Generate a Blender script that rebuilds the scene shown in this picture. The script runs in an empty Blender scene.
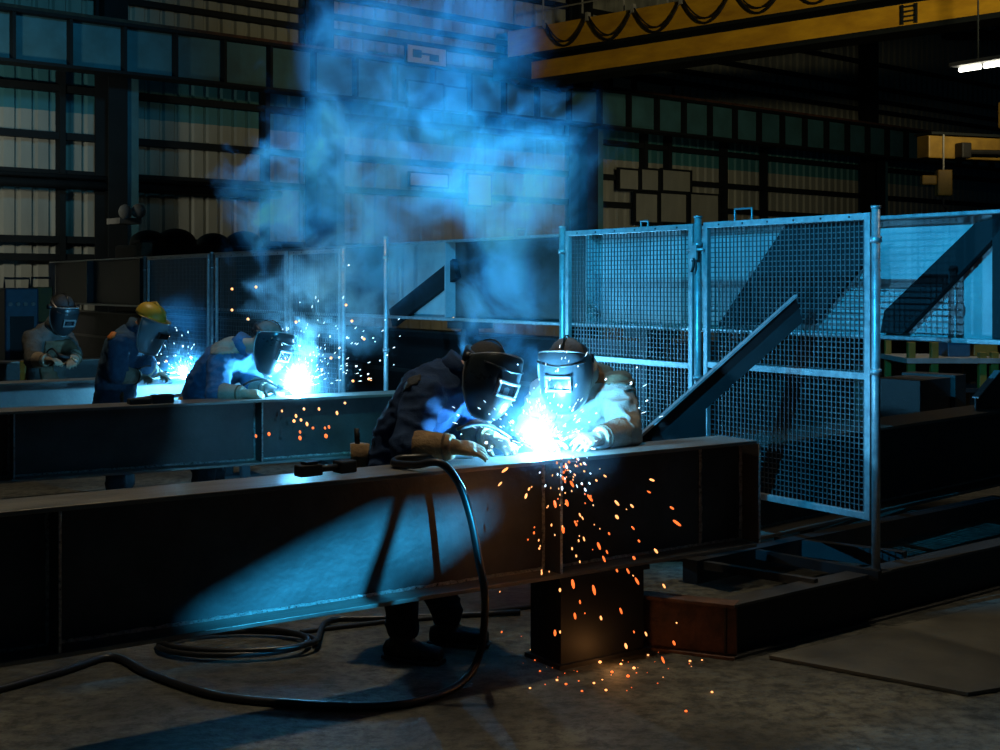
import bpy, bmesh, math, random
from mathutils import Vector, Matrix, noise
random.seed(7)
SC = bpy.context.scene
COL = SC.collection
F, HZ, H = 1300.0, 285.0, 1.7
V = Vector
def W(px, py, Y): return V(((px-500)/F*Y, Y, H-(py-HZ)/F*Y))
def FL(px, py, z=0.0):
    Y = (H-z)*F/(py-HZ)
    return V(((px-500)/F*Y, Y, z))
# ---------------------------------------------------------------- view
SC.view_settings.view_transform = 'Standard'
SC.view_settings.look = 'None'
SC.view_settings.exposure = 0.0
SC.view_settings.gamma = 1.0
SC.view_settings.use_curve_mapping = False
cam_d = bpy.data.cameras.new('camera')
cam = bpy.data.objects.new('camera', cam_d); COL.objects.link(cam)
cam.location = (0, 0, H); cam.rotation_euler = (math.pi/2, 0, 0)
cam_d.sensor_width = 36; cam_d.lens = 36*F/1000; cam_d.shift_y = -0.09
cam_d.clip_end = 200
SC.camera = cam
wd = bpy.data.worlds.new('world'); SC.world = wd; wd.use_nodes = True
wd.node_tree.nodes['Background'].inputs[0].default_value = (0.10, 0.32, 0.5, 1)
wd.node_tree.nodes['Background'].inputs[1].default_value = 0.030
# ---------------------------------------------------------------- materials
def mat(name, col, rough=.5, metal=0.0, var=.25, scale=6.0, bump=0.0, spec=.5, col2=None, stretch=(1, 1, 1), emit=None, estr=0, bscale=None):
    m = bpy.data.materials.new(name); m.use_nodes = True
    nt = m.node_tree; b = nt.nodes['Principled BSDF']
    b.inputs['Roughness'].default_value = rough
    b.inputs['Metallic'].default_value = metal
    b.inputs['Specular IOR Level'].default_value = spec
    tc = nt.nodes.new('ShaderNodeTexCoord'); mp = nt.nodes.new('ShaderNodeMapping')
    mp.inputs['Scale'].default_value = stretch
    nt.links.new(tc.outputs['Object'], mp.inputs[0])
    n = nt.nodes.new('ShaderNodeTexNoise'); n.inputs['Scale'].default_value = scale
    n.inputs['Detail'].default_value = 6; n.inputs['Roughness'].default_value = .65
    nt.links.new(mp.outputs[0], n.inputs['Vector'])
    r = nt.nodes.new('ShaderNodeValToRGB')
    c2 = col2 if col2 else tuple(c*(1-var) for c in col)
    c1 = col if col2 else tuple(min(1, c*(1+var)) for c in col)
    r.color_ramp.elements[0].position = .32; r.color_ramp.elements[1].position = .68
    r.color_ramp.elements[0].color = (*c2, 1); r.color_ramp.elements[1].color = (*c1, 1)
    nt.links.new(n.outputs['Fac'], r.inputs[0]); nt.links.new(r.outputs[0], b.inputs['Base Color'])
    mr = nt.nodes.new('ShaderNodeMapRange'); mr.inputs[3].default_value = max(.04, rough-.12); mr.inputs[4].default_value = min(1, rough+.12)
    nt.links.new(n.outputs['Fac'], mr.inputs[0]); nt.links.new(mr.outputs[0], b.inputs['Roughness'])
    if bump:
        n2 = nt.nodes.new('ShaderNodeTexNoise'); n2.inputs['Scale'].default_value = bscale or scale*5; n2.inputs['Detail'].default_value = 5
        nt.links.new(mp.outputs[0], n2.inputs['Vector'])
        bp = nt.nodes.new('ShaderNodeBump'); bp.inputs['Strength'].default_value = bump; bp.inputs['Distance'].default_value = .01
        nt.links.new(n2.outputs['Fac'], bp.inputs['Height']); nt.links.new(bp.outputs[0], b.inputs['Normal'])
    if emit:
        b.inputs['Emission Color'].default_value = (*emit, 1); b.inputs['Emission Strength'].default_value = estr
    return m
M = {}
def floor_mat():
    m = mat('concrete_floor', (.150, .142, .112), .7, 0, scale=1.7, bump=1.0, bscale=16, col2=(.050, .047, .038))
    nt = m.node_tree; N = nt.nodes.new; b = nt.nodes['Principled BSDF']; src = b.inputs['Base Color'].links[0].from_socket
    tc = N('ShaderNodeTexCoord')
    def mulramp(node, out, p0, p1_, c0, cur):
        r = N('ShaderNodeMapRange'); r.inputs[1].default_value = p0; r.inputs[2].default_value = p1_; r.inputs[3].default_value = c0; r.inputs[4].default_value = 1
        nt.links.new(out, r.inputs[0]); mx = N('ShaderNodeVectorMath'); mx.operation = 'SCALE'; nt.links.new(cur, mx.inputs[0]); nt.links.new(r.outputs[0], mx.inputs['Scale']); return mx.outputs[0]
    n = N('ShaderNodeTexNoise'); n.inputs['Scale'].default_value = 13; n.inputs['Detail'].default_value = 8; n.inputs['Roughness'].default_value = .75; nt.links.new(tc.outputs['Object'], n.inputs['Vector'])
    cur = mulramp(n, n.outputs['Fac'], .40, .56, .22, src)
    v = N('ShaderNodeTexVoronoi'); v.feature = 'DISTANCE_TO_EDGE'; v.inputs['Scale'].default_value = .75; wv = N('ShaderNodeVectorMath'); wv.operation = 'MULTIPLY_ADD'; nt.links.new(n.outputs['Color'], wv.inputs[0]); wv.inputs[1].default_value = (.5, .5, .5); nt.links.new(tc.outputs['Object'], wv.inputs[2]); nt.links.new(wv.outputs[0], v.inputs['Vector'])
    cur = mulramp(v, v.outputs['Distance'], .0, .008, .62, cur)
    n3 = N('ShaderNodeTexNoise'); n3.inputs['Scale'].default_value = .8; n3.inputs['Detail'].default_value = 3; nt.links.new(tc.outputs['Object'], n3.inputs['Vector'])
    cur = mulramp(n3, n3.outputs['Fac'], .38, .56, .40, cur)
    nt.links.new(cur, b.inputs['Base Color']); return m
M['floor'] = floor_mat()
M['mill'] = mat('mill_scale_steel', (.075, .072, .070), .48, .35, scale=3.0, bump=.25, col2=(.035, .034, .035), bscale=60)
M['flange'] = mat('worn_flange_steel', (.26, .24, .21), .42, .45, scale=5, bump=.3, col2=(.12, .11, .10), stretch=(.5, 3, 1))
M['web'] = mat('web_plate_steel', (.080, .082, .084), .5, .2, scale=2.2, bump=.3, col2=(.030, .030, .031), bscale=30)
M['wire'] = mat('mesh_wire', (.13, .135, .14), .4, .5, scale=30, col2=(.08, .085, .09))
M['weld'] = mat('weld_bead', (.62, .62, .60), .3, .5, scale=60, bump=1, col2=(.12, .12, .12))
M['rust'] = mat('rusty_steel', (.13, .055, .032), .75, .1, scale=9, bump=.5, col2=(.035, .020, .016))
M['girder'] = mat('pale_plate_steel', (.40, .42, .42), .5, .15, scale=2.5, bump=.2, col2=(.24, .26, .27), bscale=40)
M['galv'] = mat('galvanised_steel', (.46, .48, .49), .38, .55, scale=22, bump=.15, col2=(.26, .28, .30))
M['black'] = mat('black_steel', (.014, .014, .016), .6, .2, scale=5)
M['rubber'] = mat('black_rubber', (.012, .012, .013), .38, 0, scale=8)
M['wall'] = mat('cladding_sheet', (.30, .31, .27), .6, .1, scale=1.0, col2=(.19, .20, .18), stretch=(1, 1, .25))
M['wallblue'] = mat('teal_cladding_sheet', (.035, .17, .20), .6, .1, scale=1.0, col2=(.025, .12, .15), stretch=(1, 1, .25))
M['runway'] = mat('runway_teal_paint', (.05, .17, .22), .55, .1, scale=1.2, col2=(.035, .10, .12))
M['darkframe'] = mat('dark_building_steel', (.006, .009, .011), .7, 0, scale=2, spec=.2)
M['yellow'] = mat('crane_yellow_paint', (.62, .34, .015), .5, 0, scale=1.2, col2=(.38, .19, .012), stretch=(1, 1, 3))
M['yellowold'] = mat('worn_yellow_paint', (.28, .165, .02), .55, 0, scale=4, col2=(.16, .09, .012))
M['roof'] = mat('roof_sheet', (.015, .018, .02), .8, 0)
M['bluebox'] = mat('blue_machine_paint', (.03, .09, .15), .5, .1)
M['grey'] = mat('grey_paint', (.25, .25, .24), .55, .1)
M['plate'] = mat('floor_steel_plate', (.135, .125, .10), .55, .15, scale=2.5, bump=.4, col2=(.06, .057, .05))
M['navy'] = mat('navy_work_cloth', (.022, .055, .145), .85, 0, scale=18, bump=.5, col2=(.013, .034, .09), bscale=220, spec=.25)
M['bluecloth'] = mat('blue_work_cloth', (.070, .14, .23), .85, 0, scale=18, bump=.5, col2=(.040, .085, .15), bscale=220, spec=.25)
M['greycloth'] = mat('grey_work_cloth', (.11, .11, .105), .9, 0, scale=16, bump=.5, col2=(.06, .062, .06), bscale=200, spec=.2)
M['cream'] = mat('cream_work_cloth', (.36, .34, .30), .9, 0, scale=12, bump=.5, col2=(.25, .235, .205), bscale=200, spec=.2)
M['tancloth'] = mat('tan_leather_patch', (.30, .24, .17), .85, 0, scale=10, bump=.4, col2=(.18, .14, .10))
M['brown'] = mat('brown_leather', (.13, .075, .035), .75, 0, scale=10, bump=.4, col2=(.06, .036, .02))
M['glove'] = mat('tan_leather_glove', (.34, .215, .10), .8, 0, scale=14, bump=.5, col2=(.17, .10, .05))
M['paleglove'] = mat('pale_leather_glove', (.40, .34, .26), .8, 0, scale=14, bump=.5, col2=(.24, .20, .15))
M['darkglove'] = mat('dark_glove', (.05, .048, .046), .8, 0, scale=14, bump=.4)
M['trouser'] = mat('black_trouser_cloth', (.014, .015, .018), .9, 0, scale=14, bump=.4, spec=.2)
M['boot'] = mat('black_boot_leather', (.012, .011, .010), .6, 0, scale=14, bump=.3)
M['skin'] = mat('skin', (.42, .22, .14), .55, 0, scale=12, var=.1)
M['cap'] = mat('charcoal_cap_cloth', (.03, .032, .036), .85, 0, scale=20, bump=.4)
M['capbrown'] = mat('brown_cap_cloth', (.12, .09, .075), .85, 0, scale=20, bump=.4)
M['mask'] = mat('dark_mask_shell', (.022, .030, .036), .30, .1, scale=9, var=.2)
M['maskgrey'] = mat('grey_mask_shell', (.055, .065, .075), .34, .2, scale=9, var=.25)
M['maskrim'] = mat('mask_rim', (.32, .32, .31), .4, .2, var=.1)
M['lensframe'] = mat('silver_lens_frame', (.20, .21, .22), .4, .3, var=.1)
M['lens'] = mat('dark_lens', (.010, .014, .018), .22, 0, var=.1, spec=.35)
M['hardhat'] = mat('yellow_hard_hat', (.62, .40, .04), .4, 0, var=.1)
M['orange'] = mat('orange_patch', (.65, .20, .04), .6, 0, var=.1)
M['white'] = mat('white_board', (.45, .47, .46), .6, 0, var=.08)
M['copper'] = mat('torch_copper', (.40, .2, .1), .35, .8, var=.1)
def emit_mat(name, col, s):
    m = bpy.data.materials.new(name); m.use_nodes = True
    b = m.node_tree.nodes['Principled BSDF']
    b.inputs['Base Color'].default_value = (*col, 1)
    b.inputs['Emission Color'].default_value = (*col, 1); b.inputs['Emission Strength'].default_value = s
    return m
M['sparkO'] = emit_mat('spark_orange', (1, .16, .03), 1.7)
M['sparkY'] = emit_mat('spark_yellow', (1, .38, .12), 2.2)
M['sparkW'] = emit_mat('spark_white', (.75, .90, 1), 2.5)
M['arc'] = emit_mat('arc_core', (.7, .88, 1), 60)
M['tube'] = emit_mat('lamp_tube', (1, .97, .80), 6)
M['ledR'] = emit_mat('red_indicator', (1, .06, .03), 2)
# shield: clear plastic visor
def glassy(name, col, alpha):
    m = bpy.data.materials.new(name); m.use_nodes = True
    nt = m.node_tree; b = nt.nodes['Principled BSDF']
    b.inputs['Base Color'].default_value = (*col, 1); b.inputs['Roughness'].default_value = .12
    b.inputs['Alpha'].default_value = alpha
    return m
M['visor'] = glassy('clear_visor', (.30, .42, .48), .62)
# ---------------------------------------------------------------- mesh builder
class MB:
    def __init__(s): s.bm = bmesh.new()
    def box(s, lo, hi):
        x0, y0, z0 = lo; x1, y1, z1 = hi
        v = [s.bm.verts.new(p) for p in ((x0,y0,z0),(x1,y0,z0),(x1,y1,z0),(x0,y1,z0),(x0,y0,z1),(x1,y0,z1),(x1,y1,z1),(x0,y1,z1))]
        for f in ((0,3,2,1),(4,5,6,7),(0,1,5,4),(1,2,6,5),(2,3,7,6),(3,0,4,7)): s.bm.faces.new([v[i] for i in f])
        return s
    def bar(s, p, q, w, h, up=V((0,0,1))):
        p, q = V(p), V(q); d = (q-p).normalized(); a = d.cross(up)
        if a.length < 1e-4: a = d.cross(V((0,1,0)))
        a.normalize(); b = a.cross(d).normalized()
        v = []
        for c in (p, q):
            for sa, sb in ((-1,-1),(1,-1),(1,1),(-1,1)): v.append(s.bm.verts.new(c+a*w*.5*sa+b*h*.5*sb))
        for f in ((3,2,1,0),(4,5,6,7),(0,1,5,4),(1,2,6,5),(2,3,7,6),(3,0,4,7)): s.bm.faces.new([v[i] for i in f])
        return s
    def rings(s, rings, cap=True, closed=False):
        R = [[s.bm.verts.new(p) for p in r] for r in rings]; n = len(R[0])
        m = len(R) if closed else len(R)-1
        for i in range(m):
            A, B = R[i], R[(i+1) % len(R)]
            for k in range(n): s.bm.faces.new((A[k], A[(k+1) % n], B[(k+1) % n], B[k]))
        if cap and not closed:
            s.bm.faces.new(R[0][::-1]); s.bm.faces.new(R[-1])
        return s
    def tube(s, path, r, n=8, cap=True):
        path = [V(p) for p in path]
        rs = r if isinstance(r, (list, tuple)) else [r]*len(path)
        out = []; a = None
        for i, p in enumerate(path):
            d = (path[min(i+1, len(path)-1)]-path[max(i-1, 0)]).normalized()
            if a is None:
                a = d.cross(V((0,0,1)))
                if a.length < 1e-3: a = d.cross(V((0,1,0)))
            a = (a-d*a.dot(d)).normalized(); b = d.cross(a)
            out.append([p+(a*math.cos(t)+b*math.sin(t))*rs[i] for t in [2*math.pi*k/n for k in range(n)]])
        return s.rings(out, cap)
    def ell(s, c, r, mtx=None, sub=3):
        if not isinstance(r, (tuple, list)): r = (r, r, r)
        q = bmesh.ops.create_icosphere(s.bm, subdivisions=sub, radius=1)
        m3 = (mtx.to_3x3() if mtx else Matrix.Identity(3))
        for v in q['verts']: v.co = V(c) + m3 @ V((v.co.x*r[0], v.co.y*r[1], v.co.z*r[2]))
        return s
    def loft(s, secs, lat, n=20, p=2.4):
        """secs: (centre, half_width, half_depth); lat: lateral axis"""
        out = []
        cs = [V(c[0]) for c in secs]
        for i, (c, a, b) in enumerate(secs):
            d = (cs[min(i+1, len(cs)-1)]-cs[max(i-1, 0)]).normalized()
            l = (lat-d*lat.dot(d)).normalized(); f = d.cross(l)
            r = []
            for k in range(n):
                t = 2*math.pi*k/n; ct, st = math.cos(t), math.sin(t)
                r.append(V(c)+l*a*math.copysign(abs(ct)**(2/p), ct)+f*b*math.copysign(abs(st)**(2/p), st))
            out.append(r)
        return s.rings(out)
    def prism(s, pts, ext):
        ext = V(ext); A = [s.bm.verts.new(p) for p in pts]; B = [s.bm.verts.new(V(p)+ext) for p in pts]; n = len(A)
        s.bm.faces.new(A[::-1]); s.bm.faces.new(B)
        for k in range(n): s.bm.faces.new((A[k], A[(k+1) % n], B[(k+1) % n], B[k]))
        return s
    def grid(s, rows, th, inward):
        """thick sheet: rows of points, thickness th along inward(point)"""
        A = [[s.bm.verts.new(p) for p in r] for r in rows]
        B = [[s.bm.verts.new(V(p)+inward(V(p))*th) for p in r] for r in rows]
        nr, nc = len(A), len(A[0])
        for i in range(nr-1):
            for j in range(nc-1):
                s.bm.faces.new((A[i][j], A[i][j+1], A[i+1][j+1], A[i+1][j]))
                s.bm.faces.new((B[i][j], B[i+1][j], B[i+1][j+1], B[i][j+1]))
        for i in range(nr-1):
            s.bm.faces.new((A[i][0], A[i+1][0], B[i+1][0], B[i][0])); s.bm.faces.new((A[i][-1], B[i][-1], B[i+1][-1], A[i+1][-1]))
        for j in range(nc-1):
            s.bm.faces.new((A[0][j], B[0][j], B[0][j+1], A[0][j+1])); s.bm.faces.new((A[-1][j], A[-1][j+1], B[-1][j+1], B[-1][j]))
        return s
    def xf(s, mtx):
        for v in s.bm.verts: v.co = mtx @ v.co
        return s
    def mesh(s, name, smooth=False):
        bmesh.ops.recalc_face_normals(s.bm, faces=s.bm.faces[:])
        me = bpy.data.meshes.new(name); s.bm.to_mesh(me); s.bm.free()
        if smooth:
            for p in me.polygons: p.use_smooth = True
        return me
    def build(s, name, m, parent=None, smooth=False, bevel=0):
        o = bpy.data.objects.new(name, s.mesh(name, smooth)); COL.objects.link(o)
        o.data.materials.append(m)
        if parent: o.parent = parent
        if bevel:
            b = o.modifiers.new('bevel', 'BEVEL'); b.width = bevel; b.segments = 2; b.limit_method = 'ANGLE'
        return o
def tag(o, label, cat, group=None, kind=None):
    if label: o['label'] = label
    if cat: o['category'] = cat
    if group: o['group'] = group
    if kind: o['kind'] = kind
    return o
def thing(name, label, cat, loc=(0,0,0), rz=0.0, group=None):
    o = bpy.data.objects.new(name, None); COL.objects.link(o)
    o.location = loc; o.rotation_euler = (0, 0, rz); o.empty_display_size = .1
    return tag(o, label, cat, group)
def copy_tree(o, parent=None):
    c = o.copy(); COL.objects.link(c)
    if parent: c.parent = parent
    for ch in list(o.children): copy_tree(ch, c)
    return c
class Fr:
    """horizontal line frame: x along, y away, z up"""
    def __init__(s, p, q):
        s.o = V((p[0], p[1], 0)); d = V((q[0]-p[0], q[1]-p[1], 0)); s.len = d.length
        s.u = d.normalized(); s.v = V((-s.u.y, s.u.x, 0)); s.rz = math.atan2(s.u.y, s.u.x)
    def hit(s, px, py, off=0.0):
        r = V(((px-500)/F, 1, -(py-HZ)/F)); o = s.o + s.v*off
        t = o.dot(s.v)/r.dot(s.v); P = r*t
        return (P-o).dot(s.u), H+P.z
    def w(s, x, y, z): return s.o+s.u*x+s.v*y+V((0,0,z))
# ================================================================ SETTING
WL = Fr((-9.23, 24.0), (-9.23+.767*10, 24.0+.641*10))     # runway line along the back wall
mb = MB(); mb.box((-26, -4, -.12), (34, 60, 0)); floor = mb.build('floor', M['floor']); floor['kind'] = 'structure'
WY = 1.5                                                   # sheet plane behind runway line
def corrugated(x0, x1, z0, z1, step=.34, dep=.06):
    prof = []; x = x0
    while x < x1:
        prof += [(x, 0), (x+step*.62, 0), (x+step*.74, dep), (x+step*.88, dep)]; x += step
    b = MB(); A = [b.bm.verts.new((px, py, z0)) for px, py in prof]; B = [b.bm.verts.new((px, py, z1)) for px, py in prof]
    for i in range(len(A)-1): b.bm.faces.new((A[i], A[i+1], B[i+1], B[i]))
    for v in b.bm.verts: v.co.y += 0
    return b
wall = thing('wall_back', None, None, WL.o, WL.rz); wall['kind'] = 'structure'
o = corrugated(-12, 46, 0, 5.2).build('cladding', M['wall'], wall); o.location = (0, WY, 0)
o = corrugated(-12, 46, 5.2, 6.9).build('upper_cladding', M['wallblue'], wall); o.location = (0, WY, 0)
o = corrugated(-12, 46, 6.9, 11.5).build('top_cladding', M['wall'], wall); o.location = (0, WY, 0)
mb = MB(); mb.box((-12, WY+.12, 0), (46, WY+.3, 11.5)); mb.build('backing', M['darkframe'], wall)
# girts & rails
def gz(py): return WL.hit(20, py, WY)[1]
mb = MB()
for py in (86, 134, 172, 239, 257): z = gz(py); mb.box((-12, WY-.22, z-.07), (46, WY-.02, z+.07))
for z in (7.6, 7.95, 8.4, 9.2): mb.box((-12, WY-.2, z-.06), (46, WY-.02, z+.06))
g = mb.build('girt', M['darkframe'], wall)
mb = MB()
for px in (58, 262, 640, 664, 720, 760): x = WL.hit(px, 150, WY)[0]; mb.box((x-.06, WY-.26, 0), (x+.06, WY-.02, 6)) 
mb.build('mullion', M['darkframe'], wall)
mb = MB(); mb.box((-26, -4, 11.5), (34, 60, 11.7)); o = mb.build('ceiling', M['roof']); o['kind'] = 'structure'
mb = MB()
for k in range(7):
    y = 8+k*6.5; mb.box((-26, y, 10.6), (34, y+.3, 10.85)); mb.box((-26, y, 11.25), (34, y+.3, 11.5))
    for j in range(26):
        x = -26+j*2.3; mb.bar((x, y+.15, 10.85), (x+1.15, y+.15, 11.25), .1, .1); mb.bar((x+1.15, y+.15, 11.25), (x+2.3, y+.15, 10.85), .1, .1)
o = mb.build('trim_1', M['roof']); o['kind'] = 'structure'
# columns
for px, lab in ((121, 'tall dark steel column left in the photo, standing before the lit cladding'),
                (330, 'dark steel building column behind the left part of the smoke'),
                (592, 'dark steel building column at the right edge of the smoke cloud'),
                (880, 'dark steel building column behind the rightmost mesh panel')):
    x = WL.hit(px, 150, .7)[0]
    t = thing('building_column', lab, 'column', WL.w(x, .9, 0), WL.rz)
    MB().box((-.32, -.36, 0), (.07, -.30, 6.0)).build('flange', M['darkframe'], t)
    MB().box((.07, -.28, 0), (.34, -.22, 6.0)).build('lit_side_flange', M['runway'], t)  # teal colour stands in for blue light on this side
    MB().box((-.03, -.30, 0), (.03, .30, 6.0)).build('column_web', M['darkframe'], t)
    MB().box((-.32, .30, 0), (.32, .36, 11.4)).build('flange', M['darkframe'], t)
    MB().box((-.25, .02, 6.9), (.25, .3, 11.4)).build('upper_shaft', M['darkframe'], t)
    MB().box((-.45, -.5, 0), (.45, .5, .04)).build('base_plate', M['darkframe'], t)
# runway girder
ZB, ZT = 5.87, 6.75
rw = thing('crane_runway_girder', 'long teal painted crane runway girder with dark stiffeners along the back wall', 'girder', WL.w(0, 0, 0), WL.rz)
MB().box((-10, .0, ZB), (44, .03, ZT)).build('web', M['runway'], rw)
MB().box((-10, -.22, ZB-.06), (44, .24, ZB)).build('bottom_flange', M['darkframe'], rw)
MB().box((-10, -.22, ZT), (44, .24, ZT+.06)).build('top_flange', M['darkframe'], rw)
MB().box((-10, -.05, ZT+.06), (44, .03, ZT+.16)).build('rail', M['rust'], rw)
for k in range(-8, 40):
    x = k*1.08+.2; MB().box((x-.03, -.18, ZB), (x+.03, 0, ZT)).build('stiffener', M['darkframe'], rw)
# pipes along the wall
for py, r, lab in ((176, .05, 'upper thin dark pipe running along the left wall cladding'), (184, .09, 'thick dark pipe along the left wall cladding, below the thin one')):
    z = WL.hit(60, py, WY-.5)[1]
    t = thing('wall_pipe', lab, 'pipe', WL.w(-10, WY-.5, z), WL.rz)
    MB().tube([(0, 0, 0), (16.5, 0, 0)], r).build('pipe_run', M['darkframe'], t, True)
    for k in range(6): MB().box((k*3+.5, -.04, -r-.02), (k*3+.6, .48, -r)).build('bracket', M['darkframe'], t)
# lit window strips / boards on the dark right half of the wall
wn = 0
for x0, x1, y0, y1 in ((619, 638, 170, 189), (641, 658, 170, 190), (662, 690, 171, 191), (635, 657, 194, 222), (660, 686, 194, 222), (690, 718, 195, 224), (612, 631, 78, 97), (636, 672, 84, 104)):
    wn += 1
    a = WL.hit(x0, (y0+y1)/2, WY-.3); b = WL.hit(x1, (y0+y1)/2, WY-.3)
    za = WL.hit((x0+x1)/2, y1, WY-.3)[1]; zb = WL.hit((x0+x1)/2, y0, WY-.3)[1]
    t = thing('window_%d' % wn, None, None, WL.w(a[0], WY-.3, za), WL.rz); t['kind'] = 'structure'
    w, h = b[0]-a[0], zb-za
    MB().box((0, 0, 0), (w, .02, h)).build('pane', M['wall'], t)
    fm = MB()
    for q in ((-.05, -.05, w+.05, 0), (-.05, h, w+.05, h+.05), (-.05, 0, 0, h), (w, 0, w+.05, h)): fm.box((q[0], -.05, q[1]), (q[2], .05, q[3]))
    fm.build('window_frame', M['darkframe'], t)
def wall_board(name, lab, cat, x0, x1, y0, y1, off, m, frame=None):
    a = WL.hit(x0, (y0+y1)/2, off); b = WL.hit(x1, (y0+y1)/2, off)
    za = WL.hit((x0+x1)/2, y1, off)[1]; zb = WL.hit((x0+x1)/2, y0, off)[1]
    t = thing(name, lab, cat, WL.w(a[0], off, za), WL.rz); w, h = b[0]-a[0], zb-za
    MB().box((0, 0, 0), (w, .06, h)).build('board', m, t, bevel=.01)
    MB().box((-.04, .02, -.04), (w+.04, .09, h+.04)).build('backing_frame', M['darkframe'], t)
    return t, w, h
wall_board('notice_board', 'pale square notice board seen through the smoke', 'board', 469, 491, 175, 205, WY-.4, M['white'])
t, w, h = wall_board('runway_sign', 'pale rectangular sign plate with a dark symbol, high behind the smoke', 'sign', 408, 446, 47, 64, -.4, M['white'])
MB().box((w*.12, -.02, h*.3), (w*.34, 0, h*.75)).build('symbol', M['bluebox'], t)
MB().box((w*.34, -.02, h*.5), (w*.6, 0, h*.62)).build('symbol', M['bluebox'], t)
MB().box((w*.56, -.02, h*.2), (w*.8, 0, h*.6)).build('symbol', M['bluebox'], t)
wall_board('pale_panel', 'larger pale panel on the runway girder below the sign, behind smoke', 'panel', 409, 443, 83, 108, -.25, M['runway'])
wall_board('pale_panel', 'smaller pale panel right of the larger one, behind smoke', 'panel', 446, 467, 88, 111, -.25, M['runway'])
wall_board('junction_box', 'small pale box low on the wall behind the smoke', 'box', 411, 448, 174, 186, WY-.4, M['white'])

# ---------------------------------------------------------------- overhead crane
def crane_pt(px, py, z):
    Y = (z-H)*F/(HZ-py); return V(((px-500)/F*Y, Y, z))
ca, cb = crane_pt(541, 78, 6.62), crane_pt(1000, 12, 6.62)
CF = Fr((ca.x, ca.y), (cb.x, cb.y)); Lc = CF.len
def cz(px, py, off=0): return CF.hit(px, py, off)[1]
cr = thing('overhead_crane', 'yellow overhead travelling crane bridge with hanging festoon cables', 'crane', CF.w(0, 0, 6.62), CF.rz)
hB = cz(750, 28)-6.62
# lower front girder
MB().box((-.3, 0, 0), (Lc+8, .05, hB)).build('front_girder', M['yellow'], cr)
MB().box((-.3, -.03, -.10), (Lc+8, .7, 0)).build('bottom_flange', M['darkframe'], cr)
MB().box((-.3, .05, hB-.02), (Lc+8, .9, hB+.03)).build('top_plate', M['darkframe'], cr)
zA0 = cz(640, 36, .9)-6.62; zA1 = cz(640, 8, .9)-6.62
MB().box((-1.9, .9, zA0), (Lc+8, .95, zA1)).build('rear_girder', M['yellow'], cr)
MB().box((-1.0, .82, zA0-.08), (Lc+8, 1.5, zA0)).build('ledge', M['darkframe'], cr)
MB().box((-1.0, .95, zA0), (Lc+8, 1.45, zA1-.03)).build('girder_box', M['darkframe'], cr)
et = MB(); et.box((-1.1, -.5, .0), (-.3, 1.9, .5)); et.build('end_carriage', M['darkframe'], cr)
for yy in (-.2, 1.6): MB().tube([(-.75, yy, .12), (-.65, yy, .12)], .22, 14).build('wheel', M['black'], cr)
rl = MB()
for k in range(14): x = -.8+k*1.25; rl.tube([(x, 1.0, zA1), (x, 1.0, zA1+.75)], .025, 5)
for z in (.4, .75): rl.tube([(-.8, 1.0, zA1+z), (16, 1.0, zA1+z)], .022, 5)
rl.build('guard_rail', M['grey'], cr)
for k in range(11):
    x0 = -.6+k*1.35; pts = []
    for i in range(13):
        a = i/12; pts.append((x0+a*1.3, .84, zA1+.02-.62*(1-(2*a-1)**2)-.03*math.sin(k)))
    fc = MB().tube(pts, .028, 6).build('festoon_cable', M['rubber'], cr, True)
    pts2 = [(p[0]+.05, p[1]-.03, p[2]+.10*(1-(2*i/12-1)**2)) for i, p in enumerate(pts)]
    MB().tube(pts2, .02, 6).build('festoon_cable', M['rubber'], cr, True)
    MB().box((x0-.04, .78, zA1-.1), (x0+.04, .9, zA1+.1)).build('cable_trolley', M['grey'], cr)
lad = MB(); xl, zl = CF.hit(909, 12, -.03)
for dx in (-.14, .14): lad.box((xl+dx-.02, -.05, hB*.05), (xl+dx+.02, -.005, hB*.95))
for k in range(4): lad.box((xl-.14, -.05, hB*(.15+.22*k)), (xl+.14, -.01, hB*(.15+.22*k)+.03))
lad.build('step_bracket', M['darkframe'], cr)
# second crane at right, far
p0 = W(929, 150, 20.0)
c2 = thing('jib_crane', 'short yellow hoist beam far right, hanging under the dark roof', 'crane', (p0.x, p0.y, p0.z), WL.rz-.35)
MB().box((0, 0, -.12), (3.4, .3, .24)).build('beam', M['yellowold'], c2, bevel=.02)
MB().box((0, -.06, .24), (3.4, .36, .28)).build('top_flange', M['darkframe'], c2)
MB().box((1.55, -.1, .42), (3.4, .3, .85)).build('drum_housing', M['yellowold'], c2, bevel=.03)
MB().tube([(.62, -.1, -.02), (3.0, -.1, .03)], .04).build('drive_shaft', M['black'], c2)
MB().box((.48, -.18, -.12), (.66, 0, .12)).build('motor', M['black'], c2, bevel=.02)
MB().tube([(1.9, .15, .28), (1.9, .15, 12.0-p0.z-.4)], .03).build('hanger', M['darkframe'], c2)
p0 = W(940, 196, 19.0)
hk = thing('chain_hoist', 'small yellow chain hoist block hanging at right under the hoist beam', 'hoist', p0)
MB().box((-.06, -.08, 0), (.16, .08, .38)).build('hoist_body', M['yellowold'], hk, bevel=.02)
MB().box((-.28, -.06, .16), (-.06, .06, .30)).build('motor', M['yellowold'], hk, bevel=.02)
MB().tube([(.05, 0, .38), (.05, 0, .9)], .015, 6).build('chain', M['grey'], hk)
MB().tube([(.05, 0, 0), (.05, 0, -.14), (.09, 0, -.19), (.06, 0, -.25), (-.01, 0, -.22)], .018, 6).build('hook', M['black'], hk)
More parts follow.
